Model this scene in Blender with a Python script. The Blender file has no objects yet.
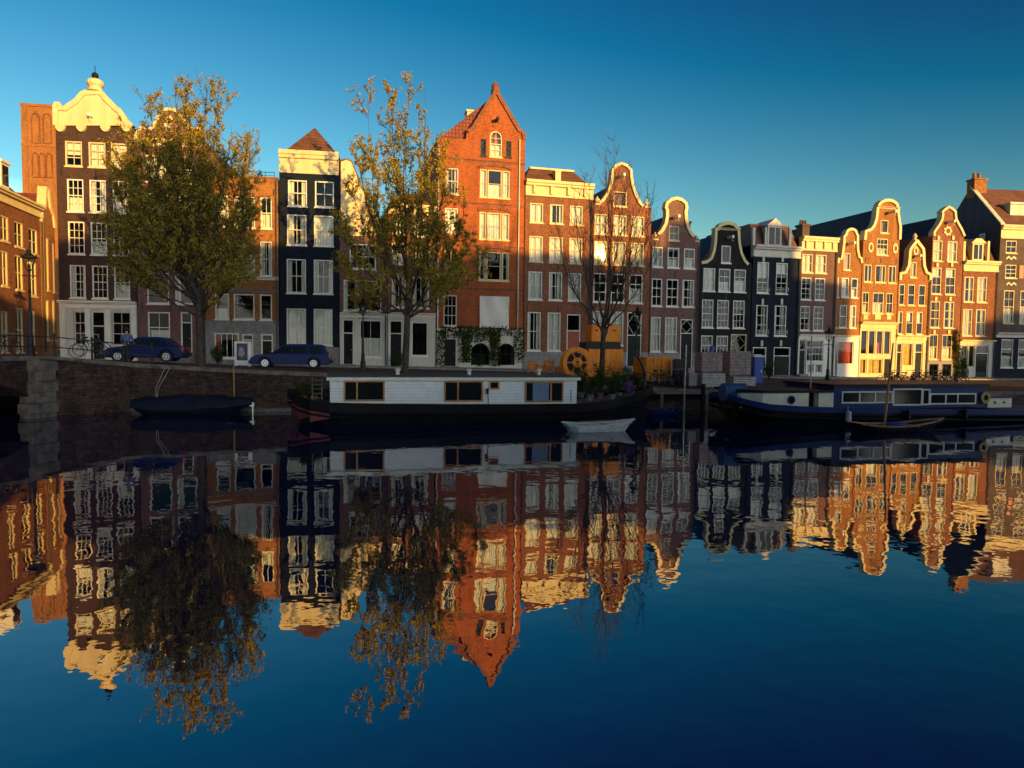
import bpy, bmesh, math, random
from mathutils import Vector, Matrix, Euler
from mathutils.geometry import tessellate_polygon

sc = bpy.context.scene
col = sc.collection
R = math.radians
rnd = random.Random(7)

# ------------------------------------------------------------------ camera, sky, sun, exposure
CAM = Vector((0, 0, 3.48)); FPX = 700.0
CROT = Matrix.Rotation(R(90 - 3.03), 3, 'X') @ Matrix.Rotation(R(0.7), 3, 'Z')
cd = bpy.data.cameras.new('camera'); cam = bpy.data.objects.new('camera', cd); col.objects.link(cam)
cam.matrix_world = Matrix.Translation(CAM) @ CROT.to_4x4()
cd.sensor_width = 36; cd.lens = FPX / 1024 * 36; cd.clip_end = 6000; cd.clip_start = 0.1
sc.camera = cam

SUN = Vector((0.60, -0.80, 0.117)).normalized()
SUN_EL = math.asin(SUN.z); SUN_AZ = math.atan2(SUN.x, SUN.y)
w = bpy.data.worlds.new('World'); sc.world = w; w.use_nodes = True
nt = w.node_tree; nt.nodes.clear()
sky = nt.nodes.new('ShaderNodeTexSky'); sky.sky_type = 'NISHITA'; sky.sun_disc = False
sky.sun_elevation = SUN_EL; sky.sun_rotation = SUN_AZ
sky.air_density = 1.0; sky.dust_density = 0.8; sky.ozone_density = 1.6; sky.altitude = 0
bg = nt.nodes.new('ShaderNodeBackground'); bg.inputs['Strength'].default_value = 0.067
wo = nt.nodes.new('ShaderNodeOutputWorld')
hs = nt.nodes.new('ShaderNodeHueSaturation'); hs.inputs['Saturation'].default_value = 1.18; hs.inputs['Hue'].default_value = 0.482
nt.links.new(sky.outputs[0], hs.inputs['Color']); gm = nt.nodes.new('ShaderNodeGamma'); gm.inputs['Gamma'].default_value = 1.5
nt.links.new(hs.outputs[0], gm.inputs['Color']); 
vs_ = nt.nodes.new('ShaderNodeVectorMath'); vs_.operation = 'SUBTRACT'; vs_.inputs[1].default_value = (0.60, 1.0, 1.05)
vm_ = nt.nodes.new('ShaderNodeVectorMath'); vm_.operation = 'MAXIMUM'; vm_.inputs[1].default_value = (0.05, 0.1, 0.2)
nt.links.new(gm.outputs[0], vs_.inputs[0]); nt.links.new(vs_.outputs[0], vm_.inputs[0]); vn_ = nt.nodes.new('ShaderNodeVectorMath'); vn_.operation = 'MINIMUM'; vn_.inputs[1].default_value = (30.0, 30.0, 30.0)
sx_ = nt.nodes.new('ShaderNodeSeparateXYZ'); cx_n = nt.nodes.new('ShaderNodeCombineXYZ')
def mth(op, a, b):
    n = nt.nodes.new('ShaderNodeMath'); n.operation = op
    for i, q in enumerate((a, b)):
        if isinstance(q, float): n.inputs[i].default_value = q
        else: nt.links.new(q, n.inputs[i])
    return n.outputs[0]
# western sky glow behind the camera, boosted to add fill in the shade
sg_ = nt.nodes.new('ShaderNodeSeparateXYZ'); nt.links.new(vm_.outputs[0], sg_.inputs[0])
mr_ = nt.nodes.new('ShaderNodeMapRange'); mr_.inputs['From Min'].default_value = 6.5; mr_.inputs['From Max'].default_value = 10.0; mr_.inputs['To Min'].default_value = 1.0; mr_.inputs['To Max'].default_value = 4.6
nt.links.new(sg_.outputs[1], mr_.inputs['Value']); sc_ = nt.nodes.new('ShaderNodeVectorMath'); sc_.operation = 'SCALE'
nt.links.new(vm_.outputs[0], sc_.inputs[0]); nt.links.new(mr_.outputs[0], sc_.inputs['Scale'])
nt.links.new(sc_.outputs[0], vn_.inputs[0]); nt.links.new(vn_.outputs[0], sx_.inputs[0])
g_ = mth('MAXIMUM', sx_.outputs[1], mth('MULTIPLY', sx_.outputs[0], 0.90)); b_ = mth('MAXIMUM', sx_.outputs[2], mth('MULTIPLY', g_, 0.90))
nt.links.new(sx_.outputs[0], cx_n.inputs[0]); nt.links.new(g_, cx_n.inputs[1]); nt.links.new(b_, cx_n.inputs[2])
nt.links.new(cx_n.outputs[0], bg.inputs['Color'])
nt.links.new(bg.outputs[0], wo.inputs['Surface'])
sl = bpy.data.lights.new('sun', 'SUN'); sl.energy = 4.2; sl.angle = R(0.5); sl.color = (1.0, 0.55, 0.11)
so = bpy.data.objects.new('sun', sl); col.objects.link(so)
so.rotation_euler = (-SUN).to_track_quat('-Z', 'Y').to_euler(); so.location = (40, -60, 40)
sc.view_settings.view_transform = 'Standard'; sc.view_settings.look = 'None'
sc.view_settings.exposure = 0.95; sc.view_settings.gamma = 1.0
sc.cycles.max_bounces = 8; sc.cycles.transparent_max_bounces = 12
sc.cycles.use_denoising = True
sc.cycles.sample_clamp_indirect = 4.0

# ------------------------------------------------------------------ mesh helpers
class MB:
    def __init__(self): self.v = []; self.f = []
    def add(self, vs, fs):
        o = len(self.v); self.v += [tuple(p) for p in vs]; self.f += [tuple(i + o for i in f) for f in fs]
    def quad(self, a, b, c, d): self.add([a, b, c, d], [(0, 1, 2, 3)])
    def box(self, x0, x1, y0, y1, z0, z1):
        self.add([(x0,y0,z0),(x1,y0,z0),(x1,y1,z0),(x0,y1,z0),(x0,y0,z1),(x1,y0,z1),(x1,y1,z1),(x0,y1,z1)],
                 [(0,3,2,1),(4,5,6,7),(0,1,5,4),(1,2,6,5),(2,3,7,6),(3,0,4,7)])
    def obox(self, c, sx, sy, sz, M=None):
        M = M or Matrix.Identity(3); c = Vector(c)
        vs = [c + M @ Vector((i*sx/2, j*sy/2, k*sz/2)) for k in (-1,1) for i, j in ((-1,-1),(1,-1),(1,1),(-1,1))]
        self.add(vs, [(0,3,2,1),(4,5,6,7),(0,1,5,4),(1,2,6,5),(2,3,7,6),(3,0,4,7)])
    def sheet(self, loops, y):          # polygon with holes in the xz plane
        L = [[Vector((p[0], p[1], 0)) for p in l] for l in loops]
        flat = [p for l in L for p in l]
        tris = tessellate_polygon(L)
        out = []
        for t in tris:
            a, b, c = [flat[i] for i in t]
            out.append(t if (b - a).cross(c - a).z > 0 else (t[0], t[2], t[1]))
        self.add([(p.x, y, p.y) for p in flat], out)
    def rim(self, loop, y0, y1):
        n = len(loop)
        self.add([(p[0], y0, p[1]) for p in loop] + [(p[0], y1, p[1]) for p in loop],
                 [(i, (i+1) % n, n + (i+1) % n, n + i) for i in range(n)])
    def prism(self, loop, y0, y1):
        self.sheet([loop], y0); self.sheet([loop], y1); self.rim(loop, y0, y1)
    def zprism(self, loop, z0, z1):
        L = [Vector((p[0], p[1], 0)) for p in loop]; n = len(L)
        tr = tessellate_polygon([L])
        self.add([(p.x, p.y, z0) for p in L], tr); self.add([(p.x, p.y, z1) for p in L], tr)
        self.add([(p.x, p.y, z0) for p in L] + [(p.x, p.y, z1) for p in L],
                 [(i, (i+1) % n, n + (i+1) % n, n + i) for i in range(n)])
    def tube(self, pts, r, n=8, cap=True):
        pts = [Vector(p) for p in pts]; m = len(pts)
        rs = r if isinstance(r, (list, tuple)) else [r]*m
        vs = []; prev = None
        for i, p in enumerate(pts):
            t = (pts[min(i+1, m-1)] - pts[max(i-1, 0)])
            t = t.normalized() if t.length > 1e-9 else Vector((0,0,1))
            if prev is None:
                a = Vector((1,0,0)) if abs(t.x) < 0.8 else Vector((0,1,0))
                u = t.cross(a).normalized()
            else:
                u = (prev - t * prev.dot(t)); u = u.normalized() if u.length > 1e-6 else t.orthogonal().normalized()
            prev = u; vv = t.cross(u)
            for k in range(n):
                a = 2*math.pi*k/n; vs.append(p + (u*math.cos(a) + vv*math.sin(a))*rs[i])
        fs = [(i*n+k, i*n+(k+1) % n, (i+1)*n+(k+1) % n, (i+1)*n+k) for i in range(m-1) for k in range(n)]
        if cap: fs += [tuple(range(n))[::-1], tuple((m-1)*n+k for k in range(n))]
        self.add(vs, fs)
    def lathe(self, prof, c=(0,0,0), n=14):
        m = len(prof); vs = []
        for r, z in prof:
            for k in range(n):
                a = 2*math.pi*k/n; vs.append((c[0]+r*math.cos(a), c[1]+r*math.sin(a), c[2]+z))
        fs = [(i*n+k, i*n+(k+1) % n, (i+1)*n+(k+1) % n, (i+1)*n+k) for i in range(m-1) for k in range(n)]
        fs += [tuple(range(n))[::-1], tuple((m-1)*n+k for k in range(n))]
        self.add(vs, fs)
    def ball(self, c, r, sx=1, sy=1, sz=1, n=12, m=8):
        self.lathe_scaled([(math.sin(math.pi*i/m), -math.cos(math.pi*i/m)) for i in range(m+1)], c, r, sx, sy, sz, n)
    def lathe_scaled(self, prof, c, r, sx, sy, sz, n):
        m = len(prof); vs = []
        for q, z in prof:
            q = max(q, 0.001)
            for k in range(n):
                a = 2*math.pi*k/n
                vs.append((c[0]+q*math.cos(a)*r*sx, c[1]+q*math.sin(a)*r*sy, c[2]+z*r*sz))
        self.add(vs, [(i*n+k, i*n+(k+1) % n, (i+1)*n+(k+1) % n, (i+1)*n+k) for i in range(m-1) for k in range(n)])
    def disc_y(self, c, r, y0, y1, n=20):           # cylinder with axis along y
        lp = [(c[0]+r*math.cos(2*math.pi*k/n), c[1]+r*math.sin(2*math.pi*k/n)) for k in range(n)]
        self.prism(lp, y0, y1)
    def ring_y(self, c, r0, r1, y0, y1, n=24):
        a = [(c[0]+r1*math.cos(2*math.pi*k/n), c[1]+r1*math.sin(2*math.pi*k/n)) for k in range(n)]
        b = [(c[0]+r0*math.cos(2*math.pi*k/n), c[1]+r0*math.sin(2*math.pi*k/n)) for k in range(n)]
        for y in (y0, y1):
            self.add([(p[0], y, p[1]) for p in a] + [(p[0], y, p[1]) for p in b],
                     [(i, (i+1) % n, n+(i+1) % n, n+i) for i in range(n)])
        self.rim(a, y0, y1); self.rim(b, y0, y1)
    def build(self, name, mat, parent=None, smooth=False, recalc=True):
        me = bpy.data.meshes.new(name); me.from_pydata(self.v, [], self.f)
        if recalc:
            bm = bmesh.new(); bm.from_mesh(me)
            bmesh.ops.remove_doubles(bm, verts=bm.verts, dist=1e-5)
            bmesh.ops.recalc_face_normals(bm, faces=bm.faces); bm.to_mesh(me); bm.free()
        me.materials.append(mat)
        if smooth: me.polygons.foreach_set('use_smooth', [True]*len(me.polygons))
        o = bpy.data.objects.new(name, me); col.objects.link(o)
        if parent: o.parent = parent
        return o

def thing(name, label, cat, loc=(0,0,0), rz=0.0, group=None):
    o = bpy.data.objects.new(name, None); col.objects.link(o)
    o.location = loc; o.rotation_euler = (0, 0, rz); o['label'] = label; o['category'] = cat
    if group: o['group'] = group
    o.empty_display_size = 0.3
    return o
def tag(o, label, cat, group=None):
    o['label'] = label; o['category'] = cat
    if group: o['group'] = group
    return o
def structure(o): o['kind'] = 'structure'; return o
def copy_tree(o, parent=None):
    c = o.copy(); col.objects.link(c)
    if parent: c.parent = parent
    for ch in list(o.children): copy_tree(ch, c)
    return c

# ------------------------------------------------------------------ materials
def new_mat(name):
    m = bpy.data.materials.new(name); m.use_nodes = True
    return m, m.node_tree, m.node_tree.nodes['Principled BSDF']
def N(nt, t, **kw):
    n = nt.nodes.new(t)
    for k, v in kw.items():
        if k in n.inputs: n.inputs[k].default_value = v
        else: setattr(n, k, v)
    return n
def paint(name, c, rough=0.55, metal=0.0, var=0.12, scale=3.0, spec=0.4, streak=False, bump=0.0):
    m, nt, b = new_mat(name)
    tc = N(nt, 'ShaderNodeTexCoord'); mp = N(nt, 'ShaderNodeMapping')
    if streak: mp.inputs['Scale'].default_value = (1, 1, 0.15)
    nz = N(nt, 'ShaderNodeTexNoise', Scale=scale, Detail=5.0, Roughness=0.65)
    cr = N(nt, 'ShaderNodeValToRGB')
    lo = tuple(x*(1-var*1.6) for x in c); hi = tuple(min(1, x*(1+var)) for x in c)
    cr.color_ramp.elements[0].position = 0.3; cr.color_ramp.elements[1].position = 0.7
    cr.color_ramp.elements[0].color = (*lo, 1); cr.color_ramp.elements[1].color = (*hi, 1)
    nt.links.new(tc.outputs['Object'], mp.inputs[0]); nt.links.new(mp.outputs[0], nz.inputs['Vector'])
    nt.links.new(nz.outputs['Fac'], cr.inputs[0]); nt.links.new(cr.outputs[0], b.inputs['Base Color'])
    b.inputs['Roughness'].default_value = rough; b.inputs['Metallic'].default_value = metal
    b.inputs['Specular IOR Level'].default_value = spec
    if bump:
        bp = N(nt, 'ShaderNodeBump', Strength=bump, Distance=0.02)
        nt.links.new(nz.outputs['Fac'], bp.inputs['Height']); nt.links.new(bp.outputs[0], b.inputs['Normal'])
    return m
def brick(name, c1, c2, mortar, bw=0.22, bh=0.07, stain=0.6, rough=0.85):
    m, nt, b = new_mat(name)
    tc = N(nt, 'ShaderNodeTexCoord'); sp = N(nt, 'ShaderNodeSeparateXYZ'); ad = N(nt, 'ShaderNodeMath', operation='ADD')
    cb = N(nt, 'ShaderNodeCombineXYZ')
    nt.links.new(tc.outputs['Object'], sp.inputs[0]); nt.links.new(sp.outputs[0], ad.inputs[0]); nt.links.new(sp.outputs[1], ad.inputs[1])
    nt.links.new(ad.outputs[0], cb.inputs[0]); nt.links.new(sp.outputs[2], cb.inputs[1])
    bt = N(nt, 'ShaderNodeTexBrick', Scale=1.0)
    bt.inputs['Brick Width'].default_value = bw; bt.inputs['Row Height'].default_value = bh
    bt.inputs['Mortar Size'].default_value = 0.011; bt.inputs['Mortar Smooth'].default_value = 0.2
    bt.inputs['Color1'].default_value = (*c1, 1); bt.inputs['Color2'].default_value = (*c2, 1); bt.inputs['Mortar'].default_value = (*mortar, 1)
    nt.links.new(cb.outputs[0], bt.inputs['Vector'])
    mpn = N(nt, 'ShaderNodeMapping'); mpn.inputs['Scale'].default_value = (1.6, 1.6, 0.55); nt.links.new(tc.outputs['Object'], mpn.inputs[0])
    n1 = N(nt, 'ShaderNodeTexNoise', Scale=0.8, Detail=7.0, Roughness=0.72); nt.links.new(mpn.outputs[0], n1.inputs['Vector'])
    n2 = N(nt, 'ShaderNodeTexNoise', Scale=7.0, Detail=3.0); nt.links.new(tc.outputs['Object'], n2.inputs['Vector'])
    mx = N(nt, 'ShaderNodeMath', operation='ADD'); nt.links.new(n1.outputs['Fac'], mx.inputs[0]); nt.links.new(n2.outputs['Fac'], mx.inputs[1])
    cr = N(nt, 'ShaderNodeMapRange'); cr.inputs['From Min'].default_value = 0.65; cr.inputs['From Max'].default_value = 1.35
    cr.inputs['To Min'].default_value = 1 - stain; cr.inputs['To Max'].default_value = 1 + stain*0.6
    nt.links.new(mx.outputs[0], cr.inputs['Value'])
    ml = N(nt, 'ShaderNodeVectorMath', operation='MULTIPLY')
    nt.links.new(bt.outputs['Color'], ml.inputs[0]); nt.links.new(cr.outputs[0], ml.inputs[1])
    nt.links.new(ml.outputs[0], b.inputs['Base Color'])
    b.inputs['Roughness'].default_value = rough; b.inputs['Specular IOR Level'].default_value = 0.25
    bp = N(nt, 'ShaderNodeBump', Strength=0.35, Distance=0.012)
    nt.links.new(bt.outputs['Fac'], bp.inputs['Height']); bp.invert = True
    nt.links.new(bp.outputs[0], b.inputs['Normal'])
    return m
def tiles(name, c, rough=0.7):
    m, nt, b = new_mat(name)
    tc = N(nt, 'ShaderNodeTexCoord'); sp = N(nt, 'ShaderNodeSeparateXYZ'); ad = N(nt, 'ShaderNodeMath', operation='ADD'); cb = N(nt, 'ShaderNodeCombineXYZ')
    nt.links.new(tc.outputs['Object'], sp.inputs[0]); nt.links.new(sp.outputs[0], ad.inputs[0]); nt.links.new(sp.outputs[1], ad.inputs[1])
    nt.links.new(ad.outputs[0], cb.inputs[0]); nt.links.new(sp.outputs[2], cb.inputs[1])
    bt = N(nt, 'ShaderNodeTexBrick', Scale=1.0); bt.offset = 0.0
    bt.inputs['Brick Width'].default_value = 0.26; bt.inputs['Row Height'].default_value = 0.28
    bt.inputs['Mortar Size'].default_value = 0.04; bt.inputs['Mortar Smooth'].default_value = 1.0
    bt.inputs['Color1'].default_value = (*c, 1); bt.inputs['Color2'].default_value = (*[x*0.7 for x in c], 1)
    bt.inputs['Mortar'].default_value = (*[x*0.35 for x in c], 1)
    nt.links.new(cb.outputs[0], bt.inputs['Vector'])
    nz = N(nt, 'ShaderNodeTexNoise', Scale=1.2, Detail=6.0, Roughness=0.7); nt.links.new(tc.outputs['Object'], nz.inputs['Vector'])
    cr = N(nt, 'ShaderNodeMapRange'); cr.inputs['From Min'].default_value = 0.3; cr.inputs['From Max'].default_value = 0.7
    cr.inputs['To Min'].default_value = 0.6; cr.inputs['To Max'].default_value = 1.25
    nt.links.new(nz.outputs['Fac'], cr.inputs['Value'])
    ml = N(nt, 'ShaderNodeVectorMath', operation='MULTIPLY'); nt.links.new(bt.outputs['Color'], ml.inputs[0]); nt.links.new(cr.outputs[0], ml.inputs[1])
    nt.links.new(ml.outputs[0], b.inputs['Base Color']); b.inputs['Roughness'].default_value = rough
    bp = N(nt, 'ShaderNodeBump', Strength=0.6, Distance=0.03); bp.invert = True
    nt.links.new(bt.outputs['Fac'], bp.inputs['Height']); nt.links.new(bp.outputs[0], b.inputs['Normal'])
    return m
def glass(name, tint=(0.9, 0.95, 0.93), refl=1.0):
    m, nt, b = new_mat(name); out = nt.nodes['Material Output']; nt.nodes.remove(b)
    tr = N(nt, 'ShaderNodeBsdfTransparent'); tr.inputs[0].default_value = (*tint, 1)
    gl = N(nt, 'ShaderNodeBsdfGlossy'); gl.inputs['Roughness'].default_value = 0.02
    fr = N(nt, 'ShaderNodeFresnel', IOR=1.36)
    tc = N(nt, 'ShaderNodeTexCoord'); nz = N(nt, 'ShaderNodeTexNoise', Scale=1.6, Detail=1.0)
    bp = N(nt, 'ShaderNodeBump', Strength=0.06, Distance=0.03)
    nt.links.new(tc.outputs['Object'], nz.inputs['Vector']); nt.links.new(nz.outputs['Fac'], bp.inputs['Height'])
    nt.links.new(bp.outputs[0], gl.inputs['Normal'])
    mx = N(nt, 'ShaderNodeMixShader')
    nt.links.new(fr.outputs[0], mx.inputs[0]); nt.links.new(tr.outputs[0], mx.inputs[1]); nt.links.new(gl.outputs[0], mx.inputs[2])
    nt.links.new(mx.outputs[0], out.inputs['Surface'])
    return m
def leafmat(name, c1, c2, trans=0.35):
    m, nt, b = new_mat(name); out = nt.nodes['Material Output']; nt.nodes.remove(b)
    g = N(nt, 'ShaderNodeNewGeometry'); cr = N(nt, 'ShaderNodeValToRGB')
    cr.color_ramp.elements[0].color = (*c1, 1); cr.color_ramp.elements[1].color = (*c2, 1)
    nt.links.new(g.outputs['Random Per Island'], cr.inputs[0])
    d = N(nt, 'ShaderNodeBsdfDiffuse'); t = N(nt, 'ShaderNodeBsdfTranslucent')
    nt.links.new(cr.outputs[0], d.inputs['Color']); nt.links.new(cr.outputs[0], t.inputs['Color'])
    mx = N(nt, 'ShaderNodeMixShader'); mx.inputs[0].default_value = trans
    nt.links.new(d.outputs[0], mx.inputs[1]); nt.links.new(t.outputs[0], mx.inputs[2]); nt.links.new(mx.outputs[0], out.inputs['Surface'])
    return m
def planks(name, c, step=0.14, axis=2, rough=0.5):
    m, nt, b = new_mat(name)
    tc = N(nt, 'ShaderNodeTexCoord'); sp = N(nt, 'ShaderNodeSeparateXYZ'); nt.links.new(tc.outputs['Object'], sp.inputs[0])
    dv = N(nt, 'ShaderNodeMath', operation='DIVIDE'); dv.inputs[1].default_value = step; nt.links.new(sp.outputs[axis], dv.inputs[0])
    fr = N(nt, 'ShaderNodeMath', operation='FRACT'); nt.links.new(dv.outputs[0], fr.inputs[0])
    cr = N(nt, 'ShaderNodeValToRGB'); e = cr.color_ramp.elements
    e[0].position = 0.0; e[0].color = (*[x*0.45 for x in c], 1); e[1].position = 0.14; e[1].color = (*c, 1)
    nt.links.new(fr.outputs[0], cr.inputs[0])
    nz = N(nt, 'ShaderNodeTexNoise', Scale=2.5, Detail=5.0); nt.links.new(tc.outputs['Object'], nz.inputs['Vector'])
    mr = N(nt, 'ShaderNodeMapRange'); mr.inputs['To Min'].default_value = 0.75; mr.inputs['To Max'].default_value = 1.15
    nt.links.new(nz.outputs['Fac'], mr.inputs['Value'])
    ml = N(nt, 'ShaderNodeVectorMath', operation='MULTIPLY'); nt.links.new(cr.outputs[0], ml.inputs[0]); nt.links.new(mr.outputs[0], ml.inputs[1])
    nt.links.new(ml.outputs[0], b.inputs['Base Color']); b.inputs['Roughness'].default_value = rough
    bp = N(nt, 'ShaderNodeBump', Strength=0.4, Distance=0.01); nt.links.new(fr.outputs[0], bp.inputs['Height']); nt.links.new(bp.outputs[0], b.inputs['Normal'])
    return m

M = {}
M['b_darkbrown'] = brick('dark_brown_brick', (0.075,0.032,0.025), (0.055,0.026,0.021), (0.06,0.045,0.04))
M['b_purple'] = brick('purple_brown_brick', (0.22,0.095,0.075), (0.16,0.072,0.06), (0.18,0.13,0.11))
M['b_red'] = brick('orange_red_brick', (0.40,0.090,0.018), (0.26,0.055,0.014), (0.30,0.12,0.05), stain=0.5)
M['b_orange'] = brick('orange_brick', (0.38,0.15,0.034), (0.27,0.098,0.026), (0.29,0.15,0.07), stain=0.55)
M['b_brown'] = brick('brown_brick', (0.29,0.098,0.040), (0.19,0.062,0.030), (0.21,0.11,0.07))
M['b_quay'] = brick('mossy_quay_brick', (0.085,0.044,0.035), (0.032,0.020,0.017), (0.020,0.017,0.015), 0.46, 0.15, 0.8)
M['b_grey'] = brick('grey_stacked_brick', (0.62,0.57,0.52), (0.46,0.42,0.39), (0.08,0.07,0.07), 0.3, 0.11, 0.35)
M['b_rose'] = brick('rose_stacked_brick', (0.46,0.36,0.33), (0.34,0.26,0.24), (0.07,0.06,0.06), 0.3, 0.11, 0.35)
M['p_black'] = paint('black_painted_wall', (0.013,0.014,0.015), 0.7, var=0.3, scale=1.5, spec=0.12)
M['p_navy'] = paint('navy_painted_wall', (0.009,0.014,0.026), 0.7, var=0.3, scale=1.5, spec=0.12)
M['p_slate'] = paint('slate_blue_wall', (0.040,0.040,0.060), 0.8, var=0.3, scale=0.8, streak=True)
M['p_cocoa'] = paint('cocoa_wall', (0.085,0.055,0.045), 0.8, var=0.25, scale=1.0)
M['cream'] = paint('cream_painted_stone', (0.66,0.52,0.27), 0.6, var=0.12, scale=2.0, streak=True)
M['white'] = paint('white_painted_wood', (0.74,0.70,0.60), 0.45, var=0.08, scale=4.0)
M['ivory'] = paint('ivory_plaster', (0.60,0.55,0.45), 0.7, var=0.15, scale=1.5, streak=True)
M['greystone'] = paint('grey_stone_plinth', (0.24,0.22,0.21), 0.8, var=0.25, scale=2.5)
M['sandstone'] = paint('weathered_stone', (0.15,0.12,0.10), 0.85, var=0.45, scale=2.2, bump=0.5)
M['curtain'] = paint('curtain_cloth', (0.70,0.66,0.58), 0.9, var=0.1, scale=6)
M['redcurtain'] = paint('red_curtain_cloth', (0.42,0.07,0.05), 0.9, var=0.3, scale=4)
M['goldcurtain'] = paint('ochre_curtain_cloth', (0.62,0.42,0.14), 0.9, var=0.2, scale=4)
M['d_green'] = paint('dark_green_gloss_paint', (0.010,0.018,0.016), 0.45, var=0.2, spec=0.12)
M['d_red'] = paint('rust_red_gloss_paint', (0.32,0.06,0.025), 0.35, var=0.15)
M['d_dark'] = paint('black_gloss_paint', (0.010,0.010,0.011), 0.45, var=0.2, spec=0.12)
M['iron'] = paint('black_cast_iron', (0.015,0.016,0.017), 0.45, 0.2, var=0.3)
M['steel'] = paint('galvanised_steel', (0.42,0.43,0.44), 0.4, 0.8, var=0.2)
M['brass'] = paint('gilded_metal', (0.7,0.42,0.12), 0.3, 0.9)
M['t_red'] = tiles('red_roof_tile', (0.22,0.045,0.025))
M['t_brown'] = tiles('brown_roof_tile', (0.20,0.085,0.05))
M['t_slate'] = tiles('slate_roof_tile', (0.040,0.042,0.050), 0.6)
M['t_orange'] = tiles('orange_roof_tile', (0.36,0.13,0.05))
M['glass'] = glass('window_glass')
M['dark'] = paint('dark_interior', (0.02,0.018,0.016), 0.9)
M['lead'] = paint('lead_sheet', (0.07,0.075,0.08), 0.8, var=0.25)
M['bark'] = paint('tree_bark', (0.060,0.048,0.036), 0.9, var=0.5, scale=5, bump=0.8)
M['leaf'] = leafmat('spring_leaf', (0.19,0.17,0.028), (0.52,0.38,0.055))
M['leaf2'] = leafmat('young_leaf', (0.21,0.19,0.028), (0.54,0.40,0.06))
M['ivy'] = leafmat('ivy_leaf', (0.018,0.035,0.010), (0.06,0.085,0.02), 0.2)
M['shrubleaf'] = leafmat('shrub_leaf', (0.02,0.045,0.010), (0.07,0.10,0.03), 0.25)
M['flower'] = leafmat('purple_flower', (0.10,0.05,0.16), (0.22,0.12,0.30), 0.2)
M['hull_black'] = paint('tarred_black_hull', (0.006,0.006,0.007), 0.5, var=0.4, scale=1.5, spec=0.15)
M['hull_navy'] = paint('dark_navy_hull', (0.007,0.010,0.018), 0.5, var=0.35, scale=1.2, streak=True, spec=0.15)
M['hull_red'] = paint('faded_red_hull', (0.16,0.025,0.02), 0.5, var=0.35, scale=2)
M['boat_blue'] = paint('cobalt_blue_boat_paint', (0.012,0.034,0.135), 0.45, var=0.2, scale=2, spec=0.15)
M['boat_cream'] = paint('cream_boat_paint', (0.78,0.72,0.55), 0.4, var=0.1, scale=2)
M['boat_white'] = paint('white_dinghy_hull', (0.62,0.62,0.60), 0.4, var=0.15, scale=3)
M['siding'] = planks('white_clapboard', (0.80,0.80,0.78), 0.135)
M['tarp'] = paint('navy_canvas_cover', (0.010,0.015,0.030), 0.75, var=0.3, scale=2, bump=0.5, spec=0.15)
M['wood'] = paint('varnished_wood', (0.50,0.22,0.08), 0.35, var=0.3, scale=5, streak=True)
M['greywood'] = paint('weathered_wood', (0.17,0.14,0.12), 0.85, var=0.35, scale=5)
M['orange'] = paint('safety_orange_steel', (0.92,0.26,0.008), 0.5, var=0.2, scale=2.5, streak=True)
M['blueplastic'] = paint('blue_plastic', (0.03,0.07,0.36), 0.4, var=0.15)
M['blue_cloth'] = paint('faded_blue_tarpaulin', (0.04,0.09,0.20), 0.6, var=0.3, bump=0.4)
M['carblue'] = paint('metallic_blue_car_paint', (0.007,0.018,0.085), 0.3, 0.0, var=0.1, spec=0.10)
M['cardark'] = paint('dark_grey_car_paint', (0.018,0.019,0.024), 0.25, 0.0, var=0.1, spec=0.5)
M['carglass'] = paint('tinted_car_glass', (0.012,0.013,0.014), 0.08, 0, var=0.1, spec=0.18)
M['rubber'] = paint('black_rubber', (0.015,0.015,0.015), 0.8, var=0.2)
M['alloy'] = paint('alloy_rim', (0.55,0.55,0.56), 0.35, 0.7)
M['tail'] = paint('red_tail_lens', (0.40,0.015,0.012), 0.25)
M['head'] = paint('clear_lamp_lens', (0.6,0.6,0.6), 0.15)
M['poster'] = paint('dark_poster_paper', (0.05,0.045,0.06), 0.5, var=0.6, scale=4)
M['print'] = paint('lilac_print', (0.26,0.22,0.30), 0.6, var=0.4, scale=6)
M['skin'] = paint('skin', (0.45,0.26,0.18), 0.6)
M['shirt'] = paint('blue_shirt_cloth', (0.07,0.11,0.22), 0.85)
M['trousers'] = paint('dark_trouser_cloth', (0.02,0.02,0.026), 0.85)
M['hair'] = paint('dark_hair', (0.03,0.02,0.015), 0.7)
M['banner'] = paint('off_white_canvas', (0.70,0.66,0.56), 0.85, var=0.06, scale=1.2, bump=0.3)
M['red'] = paint('red_enamel', (0.34,0.018,0.010), 0.4)
M['yellow'] = paint('ochre_yellow', (0.36,0.22,0.03), 0.5)
M['rope'] = paint('mooring_rope', (0.30,0.27,0.22), 0.9)
M['asphalt'] = brick('street_clinker', (0.075,0.06,0.052), (0.055,0.046,0.042), (0.04,0.036,0.034), 0.2, 0.1, 0.5)

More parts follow.
